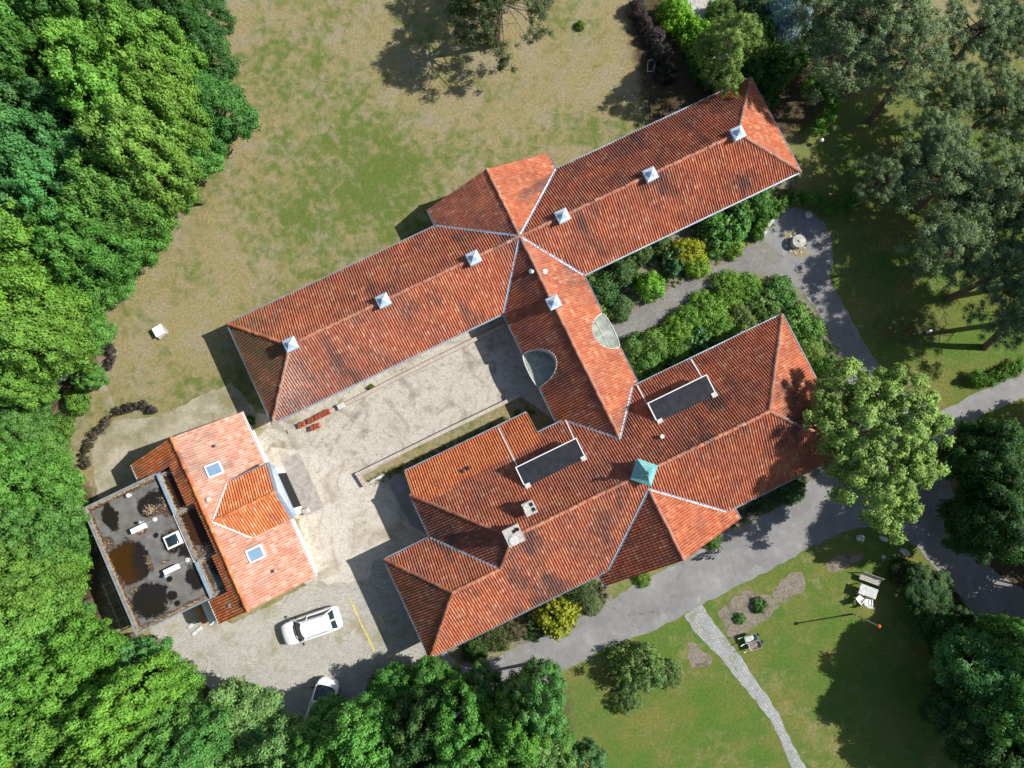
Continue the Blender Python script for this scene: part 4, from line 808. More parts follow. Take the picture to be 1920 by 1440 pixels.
def tile_stack(px, py, z, n, rz, label, grp, flat=False):
    o = tag(empty('tile_stack', (*P(px, py, z)[:2], z), rz), label, 'tile stack', grp); r = rs(int(px * 7 + py)); mb = MB()
    for k in range(n):
        x = (k - (n - 1) / 2) * 0.055; sec = []
        for e in (-1, 1):
            row = []
            for t in range(7): u = t / 6 - 0.5; row.append((x + r.uniform(-0.004, 0.004) + 0.035 * math.sin(u * 6.0), e * 0.19, 0.0))
            sec.append(row)
        tilt = r.uniform(-0.1, 0.1); vs = []; th = 0.016
        for side in (0, 1):
            for e in (0, 1):
                for t in range(7): u = t / 6; vs.append((sec[e][t][0] + (th if side else 0) + tilt * u * 0.3, (u - 0.5) * 0.26 + r.uniform(-.003, .003), e * 0.36 + 0.01))
        f = [(t, t + 1, 8 + t, 7 + t) for t in range(6)] + [(21 + t, 22 + t, 15 + t, 14 + t) for t in range(6)] + [(7 + t, 8 + t, 22 + t, 21 + t) for t in range(6)] + [(t + 14, t + 15, t + 1, t) for t in range(6)] + [(0, 7, 21, 14), (6, 20, 27, 13)]
        mb.add(vs, f)
    s = mb.build('tiles', M['tile_loose'], o, smooth=False); o.scale = (0.95, 1.5, 1.25); return o
M['tile_loose'] = plain('loose_tile_mat', (0.5, 0.13, 0.07), 0.8, 0.2, var=0.25, scale=9)
for k, (x, y) in enumerate(((564, 798.5), (571, 794.5), (582, 790), (588, 787), (595, 783.5), (601, 780), (607, 777), (612.5, 774.5), (618, 771.5))):
    tile_stack(x, y, 0.0, 4, TH + rs(k).uniform(-0.2, 0.2), ['stack of red roof tiles at the free end of the row on the courtyard edge', 'stack of red roof tiles second from the free end of the row'][k] if k < 2 else 'stack of red roof tiles standing in the closed row beside the low courtyard wall', 'roof tile stacks in the courtyard row' if k > 1 else None)
for k, (x, y) in enumerate(((587, 803), (593, 800.5), (599, 797.5))): tile_stack(x, y, 0, 4, TH + rs(k + 20).uniform(-0.15, 0.15), 'stack of red roof tiles in the short separate group in front of the long row', 'roof tile stacks in the separate group')
for k, (x, y, l) in enumerate(((548, 806, 0.75), (626, 768.5, 0.6))):
    m_ = MB().box((*P(x, y)[:2], 0.07), (l, 0.3, 0.14), rz=TH); tag(m_.build('timber_pallet', M['wood'], bevel=0.01), ['weathered pallet board at the free end of the roof tile row', 'weathered pallet board between the roof tile row and the stone block'][k], 'pallet')

# ------------------------------------------------------------------ vehicles
def outline(L, wd, r, n=6, taper=1.0):
    pts = []
    for cx, cy, a0 in ((L / 2 - r, wd / 2 - r, 0), (-L / 2 + r, wd / 2 - r, 1), (-L / 2 + r, -wd / 2 + r, 2), (L / 2 - r, -wd / 2 + r, 3)):
        for i in range(n + 1):
            a = (a0 + i / n) * math.pi / 2; pts.append((cx + r * math.cos(a), cy + r * math.sin(a)))
    return pts
def vehicle(name, px, py, rz, L, wd, ht, hood, wsl, rear, label, cat, paint, belt=0.98, van=False):
    """x forward"""
    o = tag(empty(name, (*P(px, py)[:2], 0), rz), label, cat)
    mb = MB(); st = []
    xs = [(-0.5, 0.72, 0.62), (-0.485, 0.86, 0.8), (-0.44, 0.96, 0.93), (-0.3, 1.0, 1.0), (0.0, 1.0, 1.0), (0.25, 0.99, 1.0), (0.38, 0.95, 0.94), (0.45, 0.86, 0.84), (0.485, 0.72, 0.72), (0.5, 0.55, 0.6)]
    for t, kw, kz in xs:
        x, w2, zt = t * L, wd / 2 * kw, 0.3 + (belt - 0.3) * kz
        if t > 0.22 and not van: zt -= 0.05 * (t - 0.22) / 0.28
        st.append([(x, -w2 * 0.9, 0.25), (x, -w2, 0.42), (x, -w2, zt - 0.2), (x, -w2 * 0.93, zt - 0.05), (x, -w2 * 0.7, zt), (x, 0, zt + 0.03), (x, w2 * 0.7, zt), (x, w2 * 0.93, zt - 0.05), (x, w2, zt - 0.2), (x, w2, 0.42), (x, w2 * 0.9, 0.25)])
    mb.loft(st); bd = mb.build('body', paint, o, smooth=True)
    x0, x1 = -L / 2 + rear, L / 2 - hood; w1, w2 = wd / 2 * 0.9, wd / 2 * 0.7
    low = [(x0, -w1 * 0.93), (x1 - 0.12, -w1), (x1 + 0.06, -w1 * 0.55), (x1 + 0.1, 0), (x1 + 0.06, w1 * 0.55), (x1 - 0.12, w1), (x0, w1 * 0.93)]
    xa, xb = x0 + (0.45 if not van else 0.08), x1 - wsl
    hi = [(xa, -w2 * 0.92), (xb - 0.1, -w2), (xb + 0.03, -w2 * 0.5), (xb + 0.05, 0), (xb + 0.03, w2 * 0.5), (xb - 0.1, w2), (xa, w2 * 0.92)]
    g = MB(); g.loft([[(*p, belt - 0.06) for p in low], [(*p, ht - 0.06) for p in hi]]); g.build('window', M['glass'], o)
    rf = MB(); k = lambda s, z: [(xa + (p[0] - xa) * 1.0 + (0 if s == 1 else 0), p[1] * s, z) for p in hi]
    rf.loft([k(1.06, ht - 0.1), k(1.0, ht - 0.03), k(0.8, ht + 0.01)]); rf.build('roof', paint, o, smooth=True)
    pl = MB()
    for s in (-1, 1):
        pl.tube([(x1 - 0.06, s * w1 * 0.97, belt - 0.03), (xb - 0.06, s * w2 * 0.99, ht - 0.05)], 0.045, 6); pl.tube([(x0 + 0.02, s * w1 * 0.92, belt - 0.03), (xa + 0.02, s * w2 * 0.93, ht - 0.05)], 0.06, 6)
        pl.tube([(0.0, s * w1 * 0.99, belt - 0.03), (-0.05, s * w2 * 1.0, ht - 0.06)], 0.04, 6)
    pl.build('pillar', paint, o)
    if not van:
        sp = MB(); sp.box((xa - 0.06, 0, ht - 0.05), (0.3, w2 * 1.75, 0.05)); sp.box((xa - 0.3, 0, (belt + ht) / 2 - 0.02), (0.45, 0.12, 0.04), ry=-0.75); sp.build('spoiler', paint, o, bevel=0.015)
    cw = MB(); cw.tube([(x1 - 0.1, -w1 * 0.9, belt), (x1 + 0.09, -w1 * 0.5, belt + 0.012), (x1 + 0.13, 0, belt + 0.02), (x1 + 0.09, w1 * 0.5, belt + 0.012), (x1 - 0.1, w1 * 0.9, belt)], 0.035, 6); cw.build('cowl', M['black'], o)
    for s in (-1, 1):
        rl = MB(); rl.tube([(xb - 0.25, s * w2 * 0.93, ht + 0.02), (xa + 0.15, s * w2 * 0.88, ht + 0.02)], 0.022, 6); rl.build('roof_rail', M['steel'], o)
        m2 = MB(); m2.box((x1 - 0.28, s * (wd / 2 + 0.1), belt + 0.02), (0.12, 0.2, 0.13), rz=s * 0.15); m2.build('mirror', M['black'], o, bevel=0.02)
        h = MB(); h.box((L / 2 - 0.22, s * wd * 0.34, 0.66), (0.24, 0.3, 0.1), rz=-s * 0.35); h.build('headlight', M['skyglass'], o, bevel=0.02)
        for x in (-L * 0.29, L * 0.31):
            wh = MB(); wh.lathe((x, s * (wd / 2 - 0.12) - 0.1, 0.34), [(0.18, 0.0), (0.34, 0.0), (0.34, 0.2), (0.2, 0.2)], 18, 'Y'); ww = wh.build('wheel', M['black'], o)
            ri = MB(); ri.lathe((x, s * (wd / 2 - 0.12) - 0.105, 0.34), [(0.02, 0), (0.22, 0.0), (0.22, 0.21), (0.02, 0.21)], 14, 'Y'); ri.build('rim', M['steel'], ww)
    return o
carp = NT('white_car_paint_mat', 0.25, 0.5); carp.color((0.82, 0.82, 0.82)); carp.b.inputs['Coat Weight'].default_value = 0.6
d = Vector(P(538, 1187, 0.7)) - Vector(P(642, 1151, 0.7))
vehicle('parked_car', 588, 1170, math.atan2(d.y, d.x), 4.6, 1.88, 1.62, 1.18, 0.62, 0.28, 'white estate car parked in the sun on the paved yard', 'car', carp.m)
d = Vector(P(598, 1275, 0.9)) - Vector(P(590, 1306, 0.9))
vehicle('parked_van', 606, 1322, math.atan2(d.y, d.x) - 0.06, 4.5, 1.85, 1.9, 0.5, 0.85, 0.1, 'white van half hidden under the trees at the edge of the paved yard', 'van', carp.m, belt=1.15, van=True)
def bicycle(px, py, rz, lean, m, label):
    o = tag(empty('bicycle', (*P(px, py)[:2], 0), rz), label, 'bicycle'); R = Matrix.Rotation(lean, 4, 'X')
    T = lambda pts: [R @ Vector(p) for p in pts]
    for x in (-0.52, 0.52):
        w_ = MB(); w_.tube(T([(x + 0.33 * math.cos(t), 0, 0.34 + 0.33 * math.sin(t)) for t in np.linspace(0, 2 * math.pi, 21)]), 0.022, 6, False); ww = w_.build('wheel', M['black'], o)
        s_ = MB()
        for k in range(6): s_.tube(T([(x - 0.32 * math.cos(k * math.pi / 6), 0, 0.34 - 0.32 * math.sin(k * math.pi / 6)), (x + 0.32 * math.cos(k * math.pi / 6), 0, 0.34 + 0.32 * math.sin(k * math.pi / 6))]), 0.005, 4)
        s_.build('spokes', M['steel'], ww)
    f = MB()
    for a, b in (((-0.52, 0, 0.34), (-0.1, 0, 0.3)), ((-0.1, 0, 0.3), (0.36, 0, 0.72)), ((-0.1, 0, 0.3), (-0.22, 0, 0.85)), ((-0.2, 0, 0.78), (0.34, 0, 0.82)), ((-0.2, 0, 0.78), (-0.52, 0, 0.34)), ((0.34, 0, 0.98), (0.52, 0, 0.34))): f.tube(T([a, b]), 0.02, 6)
    f.build('frame', m, o)
    h = MB(); h.tube(T([(0.2, -0.3, 1.02), (0.33, -0.16, 1.05), (0.34, 0.16, 1.05), (0.2, 0.3, 1.02)]), 0.016, 6); h.build('handlebar', M['steel'], o)
    s = MB(); s.loft([T([(x, y * k, z) for y, z in ((-0.09, 0.9), (0.09, 0.9), (0.07, 0.95), (-0.07, 0.95))]) for x, k in ((-0.36, 1.0), (-0.2, 0.75), (-0.08, 0.3))]); s.build('saddle', M['black'], o)
    c = MB(); c.box(R @ Vector((-0.52, 0, 0.75)), (0.4, 0.16, 0.03), rx=lean); c.build('luggage_rack', M['steel'], o)
    for z in (0.69,):
        for x in (-0.52, 0.52):
            q = MB(); q.tube(T([(x + 0.37 * math.cos(t), 0, 0.34 + 0.37 * math.sin(t)) for t in np.linspace(0.6, 3.0, 9)]), 0.03, 5); q.build('mudguard', m, o)
ab = math.atan2(P(1350, 1018)[1] - P(1308, 1038)[1], P(1350, 1018)[0] - P(1308, 1038)[0])
bicycle(1325, 1032, ab, 0.5, M['black'], 'black bicycle leaning at the porch gable nearer the wall')
bicycle(1331, 1031, ab + 0.04, 0.62, M['steel'], 'silver bicycle leaning against the black one by the porch')

# ------------------------------------------------------------------ garden furniture and small things
da = P(1648, 1075, 0.5); db = P(1612, 1060, 0.5); an = math.atan2(P(1646, 1100, .7)[1] - P(1613, 1088, .7)[1], P(1646, 1100, .7)[0] - P(1613, 1088, .7)[0])
bench = tag(empty('garden_bench', (*P(1631, 1088, 0.42)[:2], 0), an), 'grey wooden bench with a slatted back behind the garden table', 'bench')
def slats(name, parent, boards, mat): 
    mb = MB()
    for c, dd, kw in boards: mb.box(c, dd, **kw)
    return mb.build(name, mat, parent, bevel=0.006)
slats('seat', bench, [((0, -0.13 + k * 0.115, 0.43), (1.65, 0.1, 0.035), {}) for k in range(4)], M['wood'])
slats('backrest', bench, [((0, 0.33 + k * 0.055, 0.56 + k * 0.13), (1.65, 0.03, 0.115), {'rx': -0.4}) for k in range(3)], M['wood'])
for x in (-0.72, 0.72):
    slats('leg', bench, [((x, -0.1, 0.2), (0.07, 0.07, 0.41), {})], M['wood']); slats('leg', bench, [((x, 0.36, 0.42), (0.07, 0.07, 0.86), {'rx': -0.2})], M['wood'])
table = tag(empty('garden_table', (*P(1628, 1109, 0.74)[:2], 0), an), 'pale rectangular wooden garden table between the bench and two chairs', 'table')
slats('tabletop', table, [((0, -0.32 + k * 0.13, 0.73), (1.4, 0.125, 0.04), {}) for k in range(6)], M['palewood'] if 'palewood' in M else M['stone'])
for x in (-0.58, 0.58):
    for y in (-0.3, 0.3): slats('leg', table, [((x, y, 0.355), (0.07, 0.07, 0.71), {})], M['wood'])
def chair(px, py, rz, label):
    o = tag(empty('garden_chair', (*P(px, py, 0.42)[:2], 0), rz), label, 'chair', 'white chairs at the garden table')
    slats('seat', o, [((0, 0, 0.42), (0.5, 0.48, 0.04), {})], M['white']); slats('backrest', o, [((0, -0.29, 0.68), (0.46, 0.04, 0.5), {'rx': 0.22})], M['white'])
    for s in (-1, 1):
        slats('armrest', o, [((s * 0.27, 0, 0.62), (0.06, 0.5, 0.03), {})], M['white'])
        for y in (-0.22, 0.22): slats('leg', o, [((s * 0.25, y, 0.3), (0.045, 0.045, 0.62), {})], M['white'])
chair(1612, 1123, an - 0.45, 'white garden chair standing askew at the table corner farther from the pole'); chair(1627, 1129, an + 0.3, 'white garden chair at the table, beside the askew one')
wt = tag(empty('white_table', (*P(297, 620, 0.5)[:2], 0), 0.55), 'white square low table alone on the dry lawn', 'table')
slats('tabletop', wt, [((0, 0, 0.5), (0.8, 0.8, 0.04), {})], M['white'])
for x in (-0.42, 0.42):
    for y in (-0.42, 0.42): slats('leg', wt, [((x * 0.8, y * 0.8, 0.24), (0.06, 0.06, 0.48), {})], M['white'])
slats('shelf', wt, [((0.0, 0.0, 0.22), (0.98, 0.98, 0.03), {'rz': 0.25})], M['wood'])
pole = tag(empty('pole', P(1599, 1151)), 'slender grey pole with an orange ball top on the shaded lawn', 'pole')
tp = Vector(P(1648, 1174, 4.05)) - Vector(P(1599, 1151)); pm = MB(); pm.tube([(0, 0, 0), tp * 0.18], 0.075, 10); pm.tube([tp * 0.15, tp], 0.05, 10); pm.build('shaft', M['steel'], pole)
ormat = plain('orange_ball_mat', (0.75, 0.1, 0.03), 0.5, 0.4); bl = MB(); bl.lathe(tuple(tp), [(0.01, -0.14)] + [(0.14 * math.sin(t), -0.14 * math.cos(t)) for t in np.linspace(0.3, 2.85, 8)] + [(0.01, 0.14)], 14); bl.build('ball_top', ormat, pole, smooth=True)
def barrow(px, py, rz, tub, load, label):
    o = tag(empty('wheelbarrow', (*P(px, py, 0.5)[:2], 0), rz), label, 'wheelbarrow')
    oo = lambda L, w_, z, x=0: [(x + p[0], p[1] * (1.0 if p[0] < 0 else 0.92), z) for p in outline(L, w_, 0.16, 4)]
    t = MB(); t.loft([oo(0.6, 0.4, 0.3, 0.05), oo(0.95, 0.64, 0.58), oo(0.99, 0.68, 0.585), oo(0.92, 0.6, 0.575), oo(0.6, 0.38, 0.34, 0.05)]); t.build('tub', tub, o)
    l = MB(); l.loft([oo(0.6, 0.38, 0.35, 0.0), oo(0.5, 0.42, 0.5, -0.14)]); l.build('load', load, o)
    for s in (-1, 1):
        h = MB(); h.tube([(0.6, s * 0.06, 0.22), (-0.2, s * 0.24, 0.36), (-0.95, s * 0.29, 0.6)], 0.02, 6); hh = h.build('handle', M['steel'], o)
        g = MB(); g.tube([(-0.82, s * 0.283, 0.557), (-0.98, s * 0.292, 0.61)], 0.03, 8); g.build('grip', M['white'], hh)
        lg = MB(); lg.tube([(-0.25, s * 0.24, 0.36), (-0.32, s * 0.24, 0.0)], 0.018, 6); lg.build('leg', M['steel'], o)
    w_ = MB(); w_.lathe((0.62, -0.05, 0.19), [(0.06, 0), (0.19, 0.0), (0.19, 0.1), (0.06, 0.1)], 14, 'Y'); w_.build('wheel', M['black'], o)
d = Vector(P(1418, 1191)) - Vector(P(1390, 1200)); ba = math.atan2(d.y, d.x)
barrow(1408, 1197, ba, plain('green_tub_mat', (0.16, 0.27, 0.25), 0.5, 0.4), M['sand'], 'green wheelbarrow with a pale load beside the brick path')
barrow(1415, 1210, ba - 0.05, plain('rusty_tub_mat', (0.3, 0.25, 0.24), 0.6, 0.3, var=0.3), M['soil'], 'dull grey wheelbarrow full of earth beside the green one')
def stone(px, py, sx, sy, h, rz, label):
    r = rs(int(px)); mb = MB(); q = [[((math.cos(t) * sx * k * r.uniform(0.85, 1.15)), math.sin(t) * sy * k * r.uniform(0.85, 1.15), z) for t in np.linspace(0, 2 * math.pi, 9)[:-1]] for k, z in ((1, -0.03), (1.05, h * 0.4), (0.8, h * 0.85), (0.3, h))]
    mb.loft(q); o = mb.build('boulder', M['stone'], None, smooth=True); o.location = (*P(px, py)[:2], 0); o.rotation_euler = (0, 0, rz); tag(o, label, 'boulder')
stone(1612, 1008, 0.34, 0.25, 0.3, 0.1, 'whitest boulder on the road verge below the big tree'); stone(1657, 1010, 0.36, 0.2, 0.28, -0.5, 'pale boulder on the verge, the middle one of the three'); stone(1695, 1035, 0.42, 0.24, 0.28, -0.5, 'shaded pale boulder on the verge at the road bend'); stone(1656, 1044, 0.16, 0.14, 0.15, 0, 'small grey stone on the grass above the garden bench')
stone(1818, 845, 0.25, 0.2, 0.3, 0, 'grey stone at the edge of the shaded drive') if False else None
wl = tag(empty('garden_well', (*P(1493, 456)[:2], 0)), 'round grey concrete well with a lid in the middle of the turning place', 'well')
m_ = MB(); m_.lathe((0, 0, 0), [(0.55, 0), (0.5, 0.55)], 24); m_.build('ring', M['concrete'], wl, smooth=True); m_ = MB(); m_.lathe((0, 0, 0.552), [(0.54, 0), (0.54, 0.08), (0.1, 0.12), (0.08, 0.2), (0.01, 0.21)], 24); m_.build('lid', M['concrete'], wl)
r = rs(77)
for k in range(11):
    t = k * 0.57; stone_m = MB(); rr = r.uniform(0.72, 0.86); q = 0.1 * r.uniform(0.8, 1.4)
    stone_m.lathe((rr * math.cos(t), rr * math.sin(t), 0), [(q, 0), (q * 0.9, q * 0.6), (q * 0.3, q * 0.9)], 7)
    stone_m.build('edging_stone', M['stone'], wl)
sheet('dry_grass', [(1470, 440), (1478, 470), (1500, 486), (1516, 480), (1510, 462), (1500, 440), (1485, 430)], 0.018, M['ground'], 0.15, 0.2, seed=66)
ds = MB(); ds.lathe((*P(1516, 403)[:2], 0), [(0.3, 0), (0.3, 0.1), (0.12, 0.16), (0.05, 0.4), (0.02, 0.42)], 18); tag(ds.build('parasol_base', M['stone'], smooth=True), 'round pale parasol base in the shade by the clipped hedge', 'parasol base')
gl = tag(empty('globe_lamp', (*P(1534, 269)[:2], 0)), 'small white globe lamp at the sunny end of the curved hedge', 'lamp')
m_ = MB(); m_.tube([(0, 0, 0), (0, 0, 0.55)], 0.03, 8); m_.build('post', M['steel'], gl); m_ = MB(); m_.lathe((0, 0, 0.68), [(0.17 * math.sin(t), -0.17 * math.cos(t)) for t in np.linspace(0.1, 3.04, 9)], 14); m_.build('globe', M['white'], gl, smooth=True)
for k, (x, y) in enumerate(((1043, 1283), (1022, 1282))):
    gl = tag(empty('globe_lamp', (*P(x, y)[:2], 0)), ['white globe lamp on the lawn edge where the trees meet the road', 'white globe lamp half under the leaves where the trees meet the road'][k], 'lamp')
    m_ = MB(); m_.tube([(0, 0, 0), (0, 0, 0.6)], 0.03, 8); m_.build('post', M['steel'], gl); m_ = MB(); m_.lathe((0, 0, 0.75), [(0.2 * math.sin(t), -0.2 * math.cos(t)) for t in np.linspace(0.1, 3.04, 9)], 14); m_.build('globe', M['white'], gl, smooth=True)
fm = MB(); c = P(1219, 128); fm.tube([(c[0] + x, c[1] + y, 0.5 + z) for x, y, z in ((-0.27, -0.4, -0.3), (-0.3, 0, 0), (-0.27, 0.3, 0.1), (0, 0.42, 0.12), (0.27, 0.3, 0.1), (0.3, 0, 0), (0.24, -0.38, -0.3), (-0.27, -0.4, -0.3))], 0.03, 6)
for x, y in ((-0.27, -0.4), (0.24, -0.38), (-0.27, 0.3), (0.27, 0.3)): fm.tube([(c[0] + x, c[1] + y, 0.4), (c[0] + x, c[1] + y - 0.1, 0.0)], 0.025, 6)
tag(fm.build('metal_chair_frame', M['steel']), 'bare metal chair frame on the lawn beside the dark shrubs', 'chair frame')
# pale crumpled tarpaulin among the trees
r = rs(5); V = []; n = 15
for i in range(n):
    t = i / (n - 1); x = 70 + 65 * t; y = 716 + 8 * math.sin(t * 2.6) - 34 * t ** 1.7; p = P(x, y, 0.9)
    for j in range(5): s = (j / 4 - 0.5); V.append((p[0] + s * 0.35 + r.uniform(-0.06, 0.06), p[1] + s * 0.75 + r.uniform(-0.06, 0.06), 0.9 - abs(s) * 0.9 + r.uniform(-0.06, 0.06)))
tm = MB(); tm.add(V, [(i * 5 + j, (i + 1) * 5 + j, (i + 1) * 5 + j + 1, i * 5 + j + 1) for i in range(n - 1) for j in range(4)]); to_ = tm.build('tarpaulin', M['white'], smooth=True); tag(to_, 'crumpled white tarpaulin lying among the trees by the lawn', 'tarpaulin'); mo = to_.modifiers.new('s', 'SOLIDIFY'); mo.thickness = 0.03
for k in range(4): pass
cat_ = MB(); c = P(1743, 621, 0.2); cat_.box((c[0], c[1], 0.2), (0.35, 0.25, 0.4), rz=0.5, top=0.7); tag(cat_.build('white_bucket', M['white'], bevel=0.04), 'small white bucket in the shade under the pines', 'bucket')
# ------------------------------------------------------------------ vegetation: real leaves in clumps on real limbs
def leaf_mesh(name, clumps, per, size, seed, mat, flat=0.0, aspect=1.6, shell=0.6, up=0.35, soft=0.5, droop=0.0):
    """clumps: (x, y, z, r); leaves lie through each clump's outer shell, facing outward"""
    rg = np.random.default_rng(seed); C = np.asarray(clumps, float); ctr = C[:, :3].mean(0)
    k = np.repeat(np.arange(len(C)), np.maximum(1, (per * (C[:, 3] / C[:, 3].mean()) ** 2).astype(int)))
    n = len(k); d = rg.normal(size=(n, 3)); d /= np.linalg.norm(d, axis=1)[:, None]
    out = C[k, :3] - ctr; out /= np.maximum(np.linalg.norm(out, axis=1)[:, None], 1e-6)
    d = d + out * 0.55 + np.array([0, 0, up]); d /= np.linalg.norm(d, axis=1)[:, None]
    rad = C[k, 3] * (1 - shell * rg.random(n) ** 1.6) * (1 + 0.18 * rg.normal(size=n))
    off = d * rad[:, None]; off[:, 2] *= 1 - flat; off[:, 2] -= droop * rad * rg.random(n)
    p = C[k, :3] + off
    nn = d * 0.8 + rg.normal(size=(n, 3)) * 0.55 + np.array([0, 0, 0.35]); nn /= np.linalg.norm(nn, axis=1)[:, None]
    t = np.cross(nn, rg.normal(size=(n, 3))); t /= np.linalg.norm(t, axis=1)[:, None]; b = np.cross(nn, t)
    s = size * rg.uniform(0.65, 1.3, n)[:, None]
    V = np.stack([p - t * s * aspect / 2, p - b * s / 2 - nn * s * 0.12, p + t * s * aspect / 2, p + b * s / 2 - nn * s * 0.12], 1).reshape(-1, 3)
    Q = np.arange(n * 4).reshape(n, 4)
    tint = np.clip(0.5 + 0.19 * rg.normal(size=len(C))[k] + 0.22 * rg.normal(size=n), 0, 1)
    sm = d * soft + nn * (1 - soft); sm /= np.linalg.norm(sm, axis=1)[:, None]
    return np_mesh(name, V, Q, [mat], attrs={'tint': np.repeat(tint, 4)}, normals=np.repeat(sm, 4, 0), smooth=True)
def limb_mesh(name, base_r, fork, tips, mat, seed, lean=(0, 0), wob=0.25):
    r = rs(seed); mb = MB(); top = Vector((lean[0], lean[1], fork))
    ps = [Vector((0, 0, -0.1))] + [Vector((lean[0] * t + r.uniform(-.1, .1), lean[1] * t + r.uniform(-.1, .1), fork * t)) for t in (0.25, 0.5, 0.75)] + [top]
    mb.tube(ps, [base_r * 1.25, base_r, base_r * 0.9, base_r * 0.8, base_r * 0.7], 9)
    for q in tips:
        q = Vector(q); a = ps[3] + (top - ps[3]) * r.uniform(0, 1); m = a + (q - a) * 0.5 + Vector((r.uniform(-wob, wob), r.uniform(-wob, wob), r.uniform(-0.1, 0.5)))
        mb.tube([a, m, q], [base_r * 0.42, base_r * 0.25, base_r * 0.07], 5)
    me_o = mb.build(name, mat, None, smooth=True); me = me_o.data; bpy.data.objects.remove(me_o); return me
def oak_proto(seed, R=4.0, H=12.0, n=80, cr=(0.42, 0.86), per=230, size=0.15, lobes=4, hz=1.2):
    r = rs(seed); cl = []; ph = [r.uniform(0, 6.28) for _ in range(lobes)]
    for i in range(n):
        z = 1 - 1.72 * (i + 0.5) / n; t = i * 2.39996 + r.uniform(-0.3, 0.3); h = math.sqrt(max(0, 1 - z * z))
        k = R * (0.74 + 0.1 * math.sin(3 * t + ph[0]) + 0.07 * math.sin(5 * t + ph[1]) + r.uniform(-0.17, 0.14))
        cl.append((h * math.cos(t) * k, h * math.sin(t) * k, H - R * hz - 0.6 + z * k * hz + r.uniform(-0.3, 0.3), r.uniform(*cr)))
    me = leaf_mesh('oak_crown', cl, per, size, seed, M['leaf'])
    tips = [(c[0] * 1.02, c[1] * 1.02, c[2] + 0.15) for c in cl[3::9]]
    return me, limb_mesh('oak_trunk', 0.26, H * 0.36, tips, M['bark'], seed)
OAKS = [oak_proto(100 + i, n=(165, 190, 150, 180, 158, 200)[i], per=(215, 190, 230, 205, 220, 180)[i]) for i in range(6)]
def plant(name, meshes, loc, rz, sc_, color, label, cat, group=None, parts=('crown', 'trunk'), lean=None):
    o = tag(empty(name, loc, rz), label, cat, group); o.scale = sc_ if hasattr(sc_, '__len__') else (sc_,) * 3
    for pn, me in zip(parts, meshes):
        c = link(bpy.data.objects.new(pn, me), o); c.color = (*color, 1)
    return o
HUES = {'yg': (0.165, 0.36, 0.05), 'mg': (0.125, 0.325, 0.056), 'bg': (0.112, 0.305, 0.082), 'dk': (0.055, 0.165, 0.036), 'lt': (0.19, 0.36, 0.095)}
HN = {'yg': 'yellow-green', 'mg': 'mid-green', 'bg': 'blue-green', 'dk': 'dark green', 'lt': 'pale green'}
